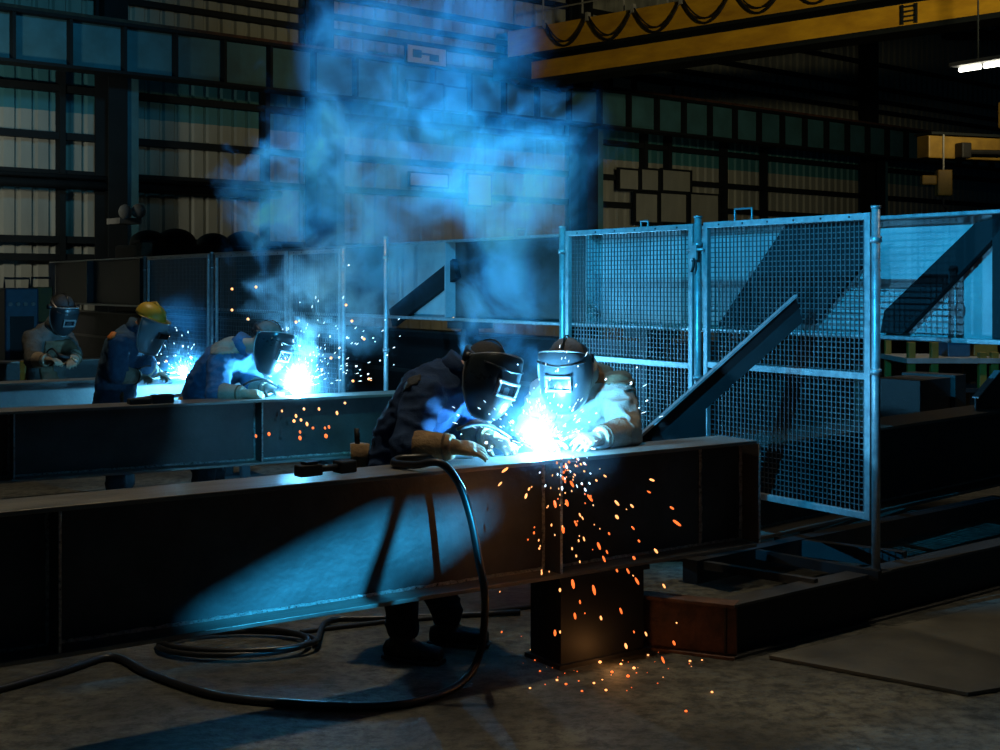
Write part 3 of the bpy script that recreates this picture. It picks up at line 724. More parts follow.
def hand_mb(wr, d, up, side, curl=35, th=.0108, spread=1.6):
    """d: pointing direction, up: back of hand normal, side: +1 thumb on +x of the basis"""
    B = basis(d, up); b = MB()
    def L(x, y, z): return V(wr)+B @ V((x, y, z))
    b.loft([(L(0, -.01, 0), .033, .022), (L(0, .03, 0), .040, .024), (L(0, .07, 0), .047, .022), (L(0, .098, -.002), .045, .017)], B @ V((1, 0, 0)), 16, 2.6)
    for i, (x, ln) in enumerate(((-.037, .066), (-.0125, .080), (.0125, .084), (.037, .074))):
        p = L(x*side*-1 if False else x*side, .092, 0); ang = math.radians(8+curl*.35+i*2); pts = [p]; rs = [th]
        for k, fr in enumerate((.45, .32, .23)):
            dv = B @ V((x*1.2*spread*side, math.cos(ang), -math.sin(ang))).normalized()
            p = p+dv*ln*fr; pts.append(p); rs.append(th*(1-.09*(k+1))); ang += math.radians(curl*(1.15-.1*i))
        limb(b, pts, rs, 10)
    # thumb leaves the side of the palm near its base
    p = L(.034*side, .030, -.006); pts = [p]; rs = [th*1.25]
    for k, (ln, a, dn) in enumerate(((.042, 52, .25), (.032, 30, .35), (.026, 14, .45))):
        a = math.radians(a); dv = B @ V((math.sin(a)*side, math.cos(a), -dn)).normalized()
        p = p+dv*ln; pts.append(p); rs.append(th*(1.15-.1*k))
    limb(b, pts, rs, 10)
    return b
def glove(el, wr, tip, up, side, parent, m, vox, curl=35, cuff=.16, cr=(.060, .074)):
    el, wr, tip = V(el), V(wr), V(tip); d = (tip-wr).normalized(); a = (wr-el).normalized()
    b = hand_mb(wr, d, up, side, curl)
    b.tube([wr-a*.03, wr, wr+d*.03], [.040, .038, .034], 14)
    g = remeshed(b, 'glove', m, parent, vox, 2, .0022, 26, wr.x)
    c = MB().tube([wr+a*.005, wr-a*cuff*.5, wr-a*cuff, wr-a*(cuff-.004), wr-a*cuff*.4], [cr[0]*.90, cr[0]*1.08, cr[1]*1.06, cr[1]*.96, cr[0]*.9], 22)
    c = remeshed(c, 'cuff', m, g, max(.007, vox), 1, .003, 18, wr.x)
    MB().tube([wr-a*.02, wr-a*.03], [cr[0]*1.02, cr[0]*1.04], 20).build('seam', M['brown'], g, True)
    return g
def mask(Hm, parent, m, sc=1.1, capm=None, lensm=None):
    Hm = Hm @ Matrix.Translation(V((0, 0, .022)))
    rows = [(.098, .114, .150, 84), (.090, .118, .158, 86), (.060, .121, .166, 88), (.02, .123, .172, 89), (-.04, .122, .178, 88), (-.10, .114, .178, 84), (-.150, .098, .168, 76), (-.185, .074, .152, 70), (-.203, .044, .136, 66)]
    pts = []; nc = 25
    for z, w, d, am in rows:
        r = []
        for j in range(nc):
            a = math.radians(am)*(2*j/(nc-1)-1); s, c = math.sin(a), math.cos(a); p = 2.7
            zz = z-max(0, (z-.0)/.098)*.050*abs(2*j/(nc-1)-1)**2
            r.append(V((w*math.copysign(abs(s)**(2/p), s), d*math.copysign(abs(c)**(2/p), c), zz))*sc)
        pts.append(r)
    g = MB().grid(pts, .004, lambda p: V((-p.x, -p.y, 0)).normalized()); g.xf(Hm)
    sh = g.build('mask_shell', m, parent, True)
    rim = [pts[0][j] for j in range(nc)]+[pts[i][-1] for i in range(1, len(pts))]+[pts[-1][j] for j in range(nc-2, -1, -1)]+[pts[i][0] for i in range(len(pts)-2, -1, -1)]
    MB().tube([Hm @ p for p in rim], .0045, 6).build('rim', M['maskrim'], sh, True)
    # raised window frame with dark lens
    fr = MB(); w, h, y0, y1 = .060, .038, .160*sc, .187*sc; zc = -.045*sc
    def ringbox(w, h, ya, yb, t):
        fr.box((-w, ya, zc+h-t), (w, yb, zc+h)); fr.box((-w, ya, zc-h), (w, yb, zc-h+t)); fr.box((-w, ya, zc-h+t), (-w+t, yb, zc+h-t)); fr.box((w-t, ya, zc-h+t), (w, yb, zc+h-t))
    ringbox(w*sc, h*sc, y0, y1, .016)
    fr.xf(Hm); f = fr.build('lens_frame', M['lensframe'], sh, bevel=.004)
    l = MB().box((-(w*sc-.014), y0, zc-(h*sc-.014)), ((w*sc-.014), y1-.010, zc+(h*sc-.014))).xf(Hm); l.build('lens', M['lens'], f)
    # cheek ridge lines: a folded upper brow panel
    br = MB(); rr = []
    for j in range(4, nc-4):
        p = pts[3][j]*1.0; rr.append(Hm @ V((p.x*1.005, p.y*1.006, p.z+.012+.012*abs(p.x)/.12)))
    br.tube(rr, .004, 6).build('brow_ridge', m, sh, True)
    return sh
def headgear(Hm, parent, m, knob=True, sc=1.0):
    rings = []
    for k in range(9):
        t = k/8*math.pi/2; z = .030+.115*math.sin(t); c = max(.02, math.cos(t)**.8)
        rings.append([Hm @ (V((.090*c*math.cos(a), .110*c*math.sin(a)-.008, z))*sc) for a in [2*math.pi*i/24 for i in range(24)]])
    cp = MB().rings(rings).build('cap', m, parent, True)
    bd = []
    for r, z in ((1.0, .04), (1.05, .048), (1.05, .072), (1.0, .078)):
        bd.append([Hm @ (V((.097*r*math.cos(a), .118*r*math.sin(a)-.008, z-.02*math.sin(a)))*sc) for a in [2*math.pi*i/24 for i in range(24)]])
    MB().rings(bd, True).build('headband', M['rubber'], cp, True)
    st = MB(); st.tube([Hm @ (V((0, -.125*math.cos(a)+.0, .03+.128*math.sin(a)))*sc) for a in [math.pi*i/14 for i in range(12)]], .0045, 6).build('crown_strap', M['rubber'], cp, True)
    if knob:
        for s in (-1, 1):
            MB().tube([Hm @ (V((s*.098, .0, .05))*sc), Hm @ (V((s*.135, .0, .05))*sc)], .022, 12).build('knob', M['rubber'], cp, True)
        MB().tube([Hm @ (V((0, -.115, .03))*sc), Hm @ (V((0, -.150, .03))*sc)], .020, 12).build('knob', M['rubber'], cp, True)
    return cp
def person(label, J, jacket, vox=.014, seed=1.0, glovem=None, trouser=None, gl=True, fold=.010, ridge=.010, bulk=1.0, curls=(35, 35), ups=None):
    pel, ch, nk, hd = (V(J[k]) for k in ('pelvis', 'chest', 'neck', 'head'))
    sR, sL = V(J['R'][0]), V(J['L'][0]); lat = (sR-sL).normalized()
    foot = V(J['toeR']); root = thing('person', label, 'person', (pel.x, pel.y, 0)); base = V((pel.x, pel.y, 0))
    for k, v in list(J.items()):
        if k in ('hf', 'hu'): continue
        J[k] = [V(p)-base for p in v] if isinstance(v, list) else V(v)-base
    pel, ch, nk, hd = (J[k] for k in ('pelvis', 'chest', 'neck', 'head'))
    sR, sL = J['R'][0], J['L'][0]
    mid = V(J['mid']) if 'mid' in J else pel.lerp(ch, .5)
    B = basis(J['hf'], J['hu']); Hm = M4(B, hd)
    # ---- body (one continuous skin)
    b = MB()
    b.loft([(pel, .15, .10), (mid, .135, .095), (ch, .165, .11), (ch.lerp(nk, .7), .12, .085), (nk, .06, .06)], lat)
    for s in 'RL':
        limb(b, [J[s][0], J[s][1], J[s][2]], [.052, .042, .032]); limb(b, [ch.lerp(J[s][0], .3), J[s][0]], [.07, .055])
        limb(b, [J['hip'+s], J['knee'+s], J['ank'+s]], [.085, .06, .042]); limb(b, [pel, J['hip'+s]], [.10, .09])
        limb(b, [J['ank'+s], J['ank'+s].lerp(J['toe'+s], .45)], [.036, .022])
    limb(b, [nk, hd+B @ V((0, -.03, -.04))], [.058, .056])
    b.ell(hd+B @ V((0, -.005, .02)), (.076, .096, .105), B); b.ell(hd+B @ V((0, .025, -.06)), (.058, .062, .062), B)
    b.ell(hd+B @ V((0, .098, -.015)), (.014, .020, .026), B, 2); b.ell(hd+B @ V((0, .084, -.06)), (.024, .012, .010), B, 2)
    for s in (-1, 1):
        b.ell(hd+B @ V((s*.080, -.005, -.005)), (.012, .022, .032), B, 2); b.ell(hd+B @ V((s*.032, .078, .012)), (.017, .012, .011), B, 2)
    remeshed(b, 'body', M['skin'], root, .013, 2)
    for s in (-1, 1): MB().ell(Hm @ V((s*.032, .088, .012)), .008, None, 2).build('eye', M['lens'], root, True)
    # ---- jacket
    b = MB(); k = bulk
    d0 = (ch-pel).normalized()
    b.loft([(pel-d0*.10, .175*k, .140*k), (pel, .178*k, .145*k), (mid, .172*k, .142*k), (ch, .190*k, .150*k), (ch.lerp(nk, .6), .15*k, .115*k), (nk.lerp(ch, .05), .085, .08)], lat, 24)
    for s in 'RL':
        S, E, Wr = J[s]
        limb(b, [ch.lerp(S, .35), S], [.105*k, .088*k]); limb(b, [S, S.lerp(E, .5), E, E.lerp(Wr, .45)], [.092*k, .083*k, .077*k, .058*k])
    jk = remeshed(b, 'jacket', jacket, root, vox, 3, fold, 11, seed, ridge)
    nd = (nk-ch).normalized()
    MB().tube([nk-nd*.03, nk+nd*.02, nk+nd*.055, nk+nd*.05], [.092, .082, .086, .078], 20).build('collar', jacket, jk, True)
    # ---- trousers and boots
    b = MB(); tm = trouser or M['trouser']
    b.loft([(pel+d0*.03, .160, .128), (pel-d0*.08, .170, .135), ((J['hipR']+J['hipL'])/2-V((0, 0, .02)), .165, .125)], lat, 20)
    for s in 'RL':
        limb(b, [J['hip'+s], J['hip'+s].lerp(J['knee'+s], .5), J['knee'+s], J['ank'+s]+V((0, 0, .05))], [.105, .094, .080, .075]); limb(b, [pel, J['hip'+s]], [.12, .105])
    remeshed(b, 'trousers', tm, root, max(.016, vox), 3, fold*.8, 7, seed+3, ridge)
    for s in 'RL':
        a, t = J['ank'+s], J['toe'+s]; dd = V((t.x-a.x, t.y-a.y, 0)).normalized(); b = MB()
        z = .045
        g = V((a.x, a.y, z))
        b.loft([(g-dd*.085, .030, .040), (g-dd*.04, .044, .048), (g+dd*.06, .050, .046), (g+dd*.14, .052, .038), (g+dd*.20, .034, .030)], V((-dd.y, dd.x, 0)), 16)
        b.tube([V((a.x, a.y, .05))-dd*.02, a+V((0, 0, .0)), a+V((0, 0, .10))], [.058, .056, .066], 14)
        bt = remeshed(b, 'boot', M['boot'], root, .012, 2)
        MB().loft([(V((g.x, g.y, .011))-dd*.09, .034, .011), (V((g.x, g.y, .011))-dd*.03, .046, .011), (V((g.x, g.y, .011))+dd*.08, .054, .011), (V((g.x, g.y, .011))+dd*.16, .054, .011), (V((g.x, g.y, .011))+dd*.205, .036, .011)], V((-dd.y, dd.x, 0)), 16, 4).build('sole', M['rubber'], bt)
    # ---- gloves
    for i, s in enumerate('RL'):
        S, E, Wr = J[s]; up = (ups or {}).get(s, V((0, 0, 1))); side = -1 if s == 'R' else 1
        glove(E, Wr, J['hand'+s], up, side, root, glovem, .0050 if vox < .015 else .009, curls[i])
    return root, Hm, jk, J, base
# ---- front left welder
J = dict(pelvis=W(397, 478, 5.98), mid=W(408, 432, 5.98), chest=W(434, 394, 5.95), neck=W(456, 371, 5.94), head=W(483, 373, 5.88), hf=(.62, -.74, -.22), hu=(.32, .02, .95),
         R=[W(424, 396, 5.74), W(407, 447, 5.62), W(452, 447, 5.56)], L=[W(452, 390, 6.13), W(470, 434, 6.10), W(490, 437, 5.92)], handR=W(478, 449, 5.58), handL=W(510, 447, 5.86),
         hipR=W(400, 500, 5.88), hipL=W(408, 500, 6.08), kneeR=W(402, 575, 5.86), kneeL=W(430, 568, 6.10), ankR=W(402, 634, 5.90), ankL=W(447, 622, 6.14), toeR=W(450, 650, 5.9), toeL=W(495, 640, 6.14))
for k, z in (('toeR', .03), ('toeL', .03), ('ankR', .10), ('ankL', .10)): J[k].z = z
J['toeR'] = J['ankR']+V((.16, -.07, -.07)); J['toeL'] = J['ankL']+V((.17, -.03, -.07))
p1, Hm, jk, J1, base1 = person('welder in a dark navy jacket at the front left, facing right, dark mask, tan gauntlets', J, M['navy'], .012, 1.3, M['glove'], curls=(17, 40), ups={'R': V((.1, -.45, .9)), 'L': V((0, -.3, 1))})
headgear(Hm, p1, M['cap']); mask(Hm, p1, M['mask'], 1.04)
sh = J1['R'][0]
patch(jk, 'yoke_patch', M['cap'], jk, lambda c: (c-(sh+V((-.06, -.02, .075)))).length < .055)
MB().tube([J1['pelvis']+V((-.165, -.10, .05)), J1['pelvis']+V((-.16, -.1, .17))], [.035, .045], 12).build('belt_pouch', M['glove'], p1, True)
MB().tube([J1['pelvis']+V((-.17, -.1, .15)), J1['pelvis']+V((-.175, -.1, .24))], .012, 8).build('pouch_tool', M['black'], p1, True)
# ---- front right welder
J = dict(pelvis=W(602, 486, 6.72), mid=W(600, 440, 6.66), chest=W(587, 396, 6.52), neck=W(582, 374, 6.42), head=W(567, 368, 6.28), hf=(-.26, -.90, -.20), hu=(-.06, -.20, .95),
         R=[W(546, 396, 6.42), W(531, 430, 6.30), W(543, 441, 6.12)], L=[W(616, 390, 6.44), W(626, 432, 6.26), W(600, 438, 6.10)], handR=W(548, 447, 6.0), handL=W(576, 443, 5.98),
         hipR=W(590, 505, 6.70), hipL=W(614, 505, 6.72), kneeR=W(588, 560, 6.68), kneeL=W(616, 560, 6.68), ankR=W(586, 600, 6.75), ankL=W(618, 600, 6.75), toeR=W(580, 600, 6.6), toeL=W(616, 600, 6.6))
for s in 'RL': J['ank'+s].z = .10; J['toe'+s] = J['ank'+s]+V((-.04, -.17, -.07))
p5, Hm, jk, J5, base5 = person('welder in a cream jacket at the front right, grey mask lowered over the arc', J, M['cream'], .012, 4.1, M['paleglove'], curls=(40, 30), ups={'L': V((.2, -.5, .85)), 'R': V((-.2, -.4, .9))}, fold=.011, ridge=.013)
headgear(Hm, p5, M['capbrown']); mask(Hm, p5, M['maskgrey'], 1.06)
sh = J5['L'][0]
patch(jk, 'shoulder_yoke', M['brown'], jk, lambda c: c.z > sh.z+.035 and c.x > J5['neck'].x+.05)
# ---- second welder row: blue jacket, tan yoke
J = dict(pelvis=W(200, 412, 9.30), mid=W(207, 384, 9.25), chest=W(226, 361, 9.20), neck=W(242, 346, 9.15), head=W(266, 342, 9.05), hf=(.76, -.48, -.34), hu=(.42, -.06, .9),
         R=[W(221, 362, 9.00), W(217, 394, 8.86), W(243, 394, 8.78)], L=[W(240, 357, 9.38), W(255, 387, 9.2), W(268, 388, 9.04)], handR=W(262, 394, 8.80), handL=W(279, 391, 8.97),
         hipR=W(201, 424, 9.2), hipL=W(206, 424, 9.4), kneeR=W(204, 480, 9.2), kneeL=W(214, 480, 9.4), ankR=W(200, 515, 9.2), ankL=W(214, 515, 9.4), toeR=W(200, 520, 9.2), toeL=W(200, 520, 9.2))
for s in 'RL': J['ank'+s].z = .10; J['toe'+s] = J['ank'+s]+V((.17, -.03, -.07))
p3, Hm, jk, J3, base3 = person('welder in a blue jacket with a tan shoulder yoke bent over the second beam', J, M['bluecloth'], .016, 2.2, M['tancloth'], curls=(35, 40), ups={'R': V((.1, -.5, .85))})
headgear(Hm, p3, M['capbrown']); mask(Hm, p3, M['mask'], 1.08)
n3 = J3['neck']; c3 = J3['chest']
patch(jk, 'shoulder_yoke', M['tancloth'], jk, lambda c: (c-c3).dot((n3-c3).normalized()) > .035 and c.z > c3.z+.06)
MB().ell(J3['pelvis']+V((-.10, -.14, .08)), (.03, .03, .05), None, 2).build('belt_tag', M['orange'], p3, True)
# ---- yellow capped welder
J = dict(pelvis=W(115, 399, 10.15), mid=W(117, 372, 10.12), chest=W(126, 346, 10.10), neck=W(136, 329, 10.08), head=W(149, 322, 10.05), hf=(.80, -.42, -.36), hu=(.30, -.05, .95),
         R=[W(119, 343, 9.90), W(117, 374, 9.88), W(138, 377, 10.02)], L=[W(136, 340, 10.28), W(148, 368, 10.3), W(154, 371, 10.42)], handR=W(158, 377, 10.25), handL=W(168, 376, 10.55),
         hipR=W(115, 412, 10.05), hipL=W(120, 412, 10.25), kneeR=W(116, 460, 10.05), kneeL=W(124, 460, 10.2), ankR=W(115, 500, 10.05), ankL=W(125, 500, 10.2), toeR=W(200, 520, 9.2), toeL=W(200, 520, 9.2))
for s in 'RL': J['ank'+s].z = .10; J['toe'+s] = J['ank'+s]+V((.17, -.03, -.07))
p2r, Hm, jk, J2, base2 = person('welder with a yellow hard cap and clear face shield bent at the third beam', J, M['bluecloth'], .018, 5.2, M['paleglove'], curls=(35, 40))
rings = []
for k in range(9):
    t = k/8*math.pi/2; z = .045+.105*math.sin(t); c = max(.03, math.cos(t)**.75)
    rings.append([Hm @ V((.108*c*math.cos(a), .130*c*math.sin(a)-.006, z)) for a in [2*math.pi*i/24 for i in range(24)]])
hh = MB().rings(rings).build('hard_hat', M['hardhat'], p2r, True)
MB().loft([(Hm @ V((0, .02, .048)), .112, .14), (Hm @ V((0, .02, .040)), .116, .146)], Hm.to_3x3() @ V((1, 0, 0)), 24, 2).build('brim', M['hardhat'], hh, True)
MB().tube([Hm @ V((0, -.10, .11)), Hm @ V((0, 0, .160)), Hm @ V((0, .09, .125))], .012, 8).build('crest', M['hardhat'], hh, True)
pts = []
for z, w, am in ((.05, .128, 80), (-.02, .135, 78), (-.10, .135, 74), (-.18, .125, 66), (-.215, .11, 55)):
    pts.append([V((w*1.02*math.sin(a), (w+.045)*math.cos(a), z)) for a in [math.radians(am)*(2*j/20-1) for j in range(21)]])
vs = MB().grid(pts, .003, lambda p: V((-p.x, -p.y, 0)).normalized()).xf(Hm).build('face_shield', M['visor'], hh, True)
rim = [pts[0][j] for j in range(21)]+[r[-1] for r in pts[1:]]+pts[-1][::-1][1:]+[r[0] for r in pts[::-1][1:]]
MB().tube([Hm @ p for p in rim], .005, 6).build('rim', M['maskrim'], vs, True)
lf = MB().box((-.06, .168, -.075), (.06, .186, -.015)).xf(Hm).build('lens_frame', M['lensframe'], vs, bevel=.004); MB().box((-.048, .180, -.065), (.048, .190, -.025)).xf(Hm).build('lens', M['lens'], lf)
MB().rings([[Hm @ V((.088*r*math.cos(a), .106*r*math.sin(a)-.01, z)) for a in [2*math.pi*i/20 for i in range(20)]] for r, z in ((1, .02), (1.03, .02), (1.03, .05), (1, .05))]).build('suspension_band', M['rubber'], hh, True)
sh = J2['R'][0]
patch(jk, 'shoulder_patch', M['orange'], jk, lambda c: (c-(sh+V((-.05, -.06, .065)))).length < .045)
MB().box((-.06, -.16, .03), (.06, -.11, .13)).xf(Matrix.Translation(J2['pelvis']+V((.05, .0, -.06)))).build('belt_pouch', M['brown'], p2r, bevel=.01)
# ---- grey clad worker at the back
J = dict(pelvis=W(47, 384, 12.1), mid=W(46, 362, 12.12), chest=W(47, 340, 12.08), neck=W(54, 326, 12.02), head=W(62, 312, 11.96), hf=(.60, -.62, -.45), hu=(.2, -.2, .95),
         R=[W(32, 339, 11.92), W(33, 360, 11.72), W(47, 360, 11.56)], L=[W(64, 338, 12.22), W(74, 356, 12.04), W(73, 361, 11.86)], handR=W(61, 360, 11.5), handL=W(70, 364, 11.64),
         hipR=W(42, 395, 12.0), hipL=W(52, 395, 12.2), kneeR=W(43, 440, 11.95), kneeL=W(55, 440, 12.1), ankR=W(43, 470, 12), ankL=W(56, 470, 12.2), toeR=W(200, 520, 9.2), toeL=W(200, 520, 9.2))
for s in 'RL': J['ank'+s].z = .10; J['toe'+s] = J['ank'+s]+V((.13, -.12, -.07))
p4, Hm, jk, J4, base4 = person('worker in grey clothes and dark headgear at the far left, looking down at gloved hands', J, M['greycloth'], .02, 7.2, M['tancloth'], curls=(40, 40))
headgear(Hm, p4, M['cap'], sc=1.12); mask(Hm, p4, M['mask'], 1.0)
c4 = J4['chest']
patch(jk, 'apron', M['brown'], jk, lambda c: abs((c-c4).dot((J4['R'][0]-J4['L'][0]).normalized())) < .12 and J4['pelvis'].z-.12 < c.z < c4.z+.0 and (c-c4).dot(V((.5, -.85, 0))) > .10, .010)
MB().box((-.03, -.05, 0), (.03, .03, .2)).xf(Matrix.Translation(J4['pelvis']+V((-.19, -.05, .02)))).build('belt_pouch', M['yellowold'], p4, bevel=.01)
# ---------------------------------------------------------------- torches
def torch(lab, hand, tip, tail, r=1.0):
    hand, tip, tail = V(hand), V(tip), V(tail); d = (tip-hand)
    t = thing('welding_torch', lab, 'torch', hand)
    MB().tube([V((0, 0, 0))-d*.35, V((0, 0, 0)), d*.45+V((0, 0, .015))], [.016*r, .017*r, .013*r], 10).build('handle', M['black'], t, True)
    nk_ = MB().tube([d*.40+V((0, 0, .015)), d*.65+V((0, 0, .012)), d*.9], [.010, .010, .008], 10).build('neck', M['copper'], t, True)
    MB().tube([d*.76+V((0, 0, .006)), d*.95], [.013, .011], 10).build('nozzle', M['galv'], t, True)
    c = MB(); q = tail-hand; s = -d*.35
    c.tube([s.lerp(q, a)+V((0, 0, .04*math.sin(a*math.pi))) for a in [i/10 for i in range(11)]], .009, 8).build('cable_lead', M['rubber'], t, True)
A1 = W(540, 449, 5.84); A2 = W(297, 393.5, 9.03); A3 = W(184, 377, 10.75)
torch('black welding torch held by the navy jacketed welder at the bright front arc', J1['handL']+base1+V((.03, -.01, .03)), A1+V((-.03, 0, .012)), J1['R'][2]+base1+V((.02, .05, .07)))
torch('black welding torch held at the second arc by the blue jacketed welder', J3['handL']+base3+V((.02, 0, .02)), A2+V((-.02, 0, .012)), J3['R'][2]+base3+V((0, 0, .06)))
torch('welding torch held by the yellow capped welder at the third beam', J2['handL']+base2+V((0, 0, .02)), A3+V((-.02, 0, .012)), J2['R'][2]+base2+V((0, 0, .06)))
torch('thin torch in the hands of the grey clad worker', J4['handR']+base4+V((.02, 0, .03)), J4['handL']+base4+V((.10, -.08, .02)), J4['R'][2]+base4+V((0, 0, .07)))
# ================================================================ ARCS, SPARKS, SMOKE, LIGHT
def point(name, loc, power, col, r=.02):
    l = bpy.data.lights.new(name, 'POINT'); l.energy = power; l.color = col; l.shadow_soft_size = r
    o = bpy.data.objects.new(name, l); COL.objects.link(o); o.location = loc; return o
def spot(name, loc, to, power, col, ang, blend=.2, r=.01):
    l = bpy.data.lights.new(name, 'SPOT'); l.energy = power; l.color = col; l.spot_size = math.radians(ang); l.spot_blend = blend; l.shadow_soft_size = r
    o = bpy.data.objects.new(name, l); COL.objects.link(o); o.location = loc
    o.rotation_euler = (V(to)-V(loc)).to_track_quat('-Z', 'Y').to_euler(); return o
def area(name, loc, to, power, col, sx, sy):
    l = bpy.data.lights.new(name, 'AREA'); l.energy = power; l.color = col; l.shape = 'RECTANGLE'; l.size = sx; l.size_y = sy
    o = bpy.data.objects.new(name, l); COL.objects.link(o); o.location = loc
    o.rotation_euler = (V(to)-V(loc)).to_track_quat('-Z', 'Y').to_euler(); return o
BLUE = (.13, .52, 1.0)
ARCS = ((A1, 125, 'bright welding arc burning on the front beam between the two welders', .020), (A2, 200, 'bright welding arc on the second beam beside the blue jacketed welder', .026), (A3, 70, 'small welding arc on the third beam at the yellow capped welder', .014))
for a, pw, lab, r in ARCS:
    g = MB(); g.ell((0, 0, 0), (r, r, r*1.2), None, 3); g.ell((r*.8, 0, -r*.3), r*.6, None, 2); g.ell((-r*.6, r*.2, r*.5), r*.5, None, 2)
    o = g.build('welding_arc', M['arc'], None, True); o.location = a; tag(o, lab, 'arc'); o['kind'] = 'stuff'
    point('arc_light', a+V((0, 0, r*1.2+.006 if a is A2 else r*1.6+.028)), pw, (.12, .55, 1.0), .015)
# ---- smoke
def smoke_mat(name, blobs, dens, nscale, col, thr=.42, aniso=.0, step=.35, soft=.25, DS=.55):
    m = bpy.data.materials.new(name); m.use_nodes = True; nt = m.node_tree; nt.nodes.clear(); N = nt.nodes.new; Lk = nt.links.new
    out = N('ShaderNodeOutputMaterial'); vs = N('ShaderNodeVolumeScatter'); vs.inputs['Color'].default_value = (*col, 1); vs.inputs['Anisotropy'].default_value = aniso
    Lk(vs.outputs[0], out.inputs['Volume'])
    ge = N('ShaderNodeNewGeometry')
    n1 = N('ShaderNodeTexNoise'); n1.inputs['Scale'].default_value = nscale; n1.inputs['Detail'].default_value = 6; n1.inputs['Roughness'].default_value = .6; n1.inputs['Distortion'].default_value = .6
    Lk(ge.outputs['Position'], n1.inputs['Vector'])
    # distort lookup position of the puffs by noise colour
    sub = N('ShaderNodeVectorMath'); sub.operation = 'MULTIPLY_ADD'; Lk(n1.outputs['Color'], sub.inputs[0]); sub.inputs[1].default_value = (DS, DS, DS)
    Lk(ge.outputs['Position'], sub.inputs[2])
    acc = None
    for c, r, w in blobs:
        d = N('ShaderNodeVectorMath'); d.operation = 'DISTANCE'; Lk(sub.outputs[0], d.inputs[0]); d.inputs[1].default_value = V(c)+V((DS/2, DS/2, DS/2))
        mr = N('ShaderNodeMapRange'); mr.interpolation_type = 'SMOOTHSTEP'; Lk(d.outputs['Value'], mr.inputs[0])
        mr.inputs[1].default_value = r; mr.inputs[2].default_value = r*soft; mr.inputs[3].default_value = 0; mr.inputs[4].default_value = w
        if acc is None: acc = mr.outputs[0]
        else:
            mx = N('ShaderNodeMath'); mx.operation = 'MAXIMUM'; Lk(acc, mx.inputs[0]); Lk(mr.outputs[0], mx.inputs[1]); acc = mx.outputs[0]
    nr = N('ShaderNodeMapRange'); Lk(n1.outputs['Fac'], nr.inputs[0]); nr.inputs[1].default_value = thr; nr.inputs[2].default_value = thr+.26; nr.inputs[3].default_value = .03; nr.inputs[4].default_value = 1
    mu = N('ShaderNodeMath'); mu.operation = 'MULTIPLY'; Lk(acc, mu.inputs[0]); Lk(nr.outputs[0], mu.inputs[1])
    m2 = N('ShaderNodeMath'); m2.operation = 'MULTIPLY'; Lk(mu.outputs[0], m2.inputs[0]); m2.inputs[1].default_value = dens
    Lk(m2.outputs[0], vs.inputs['Density'])
    try: m.cycles.volume_step_rate = step
    except Exception: pass
    return m
def smoke(name, lab, blobs, dens, nscale, col, thr=.42, pad=1.2, step=.35, soft=.25, DS=.55):
    c0 = V(blobs[0][0]); b = MB()
    for c, r, w in blobs: b.ell(V(c)-c0, r*pad+.08, None, 2)
    m = smoke_mat(name, blobs, dens, nscale, col, thr, 0, step, soft, DS)
    o = remeshed(b, name, m, None, .10, 1); o.location = c0
    tag(o, lab, 'smoke'); o['kind'] = 'stuff'
    return o
SM = (.16, .58, 1.0)
def blob(px, py, Y, rpx, w): return (W(px, py, Y), rpx/F*Y, w)
smoke('smoke_plume', 'wide blue smoke cloud drifting up above the front arc',
      [blob(530, 405, 6.2, 34, .7), blob(524, 345, 6.45, 44, .6), blob(512, 280, 6.7, 60, .55), blob(515, 185, 7.0, 90, 1.0), blob(552, 150, 7.0, 66, .8), blob(440, 150, 7.2, 95, .7), blob(355, 165, 7.3, 90, 1.1), blob(290, 195, 7.4, 70, 1.2), blob(380, 70, 7.4, 100, .42), blob(470, 40, 7.4, 90, .35), blob(380, 240, 7.6, 80, .45)], 9.0, 3.3, SM, thr=.44, step=.22, soft=.35, DS=1.1)
smoke('smoke_plume', 'pale blue smoke rising from the second arc in front of the rear mesh panels',
      [blob(298, 372, 9.05, 20, 1.0), blob(306, 345, 9.15, 22, 1.0), blob(318, 318, 9.3, 26, .9), blob(312, 285, 9.5, 38, .6), blob(335, 265, 9.7, 40, .6), blob(360, 320, 9.6, 44, .35), blob(280, 300, 9.6, 36, .4)], 9.0, 4.2, (.5, .8, 1.0), thr=.42, step=.2, soft=.3, DS=.6)
smoke('smoke_plume', 'thin blue haze around the third arc behind the blue jacketed welder', [blob(184, 365, 10.7, 34, 1.0), blob(192, 330, 10.8, 40, .5)], 1.4, 3.0, SM)
# hot fume round each arc, a volume added to make the glare halo
for a, r, dn, lab in ((A1, .42, 1.5, 'white fume and glare halo right around the front arc'), (A2, .46, 1.3, 'white fume and glare halo right around the second arc'), (A3, .34, 1.0, 'fume and glare halo right around the third arc')):
    smoke('arc_fume_halo', lab, [(a+V((0, 0, .05)), r, .25), (a+V((0, 0, .02)), r*.45, 1.0), (a+V((-.03, 0, .14)), r*.4, .7)], dn, 5.0, (.55, .82, 1.0), .30, step=.25, soft=.05)
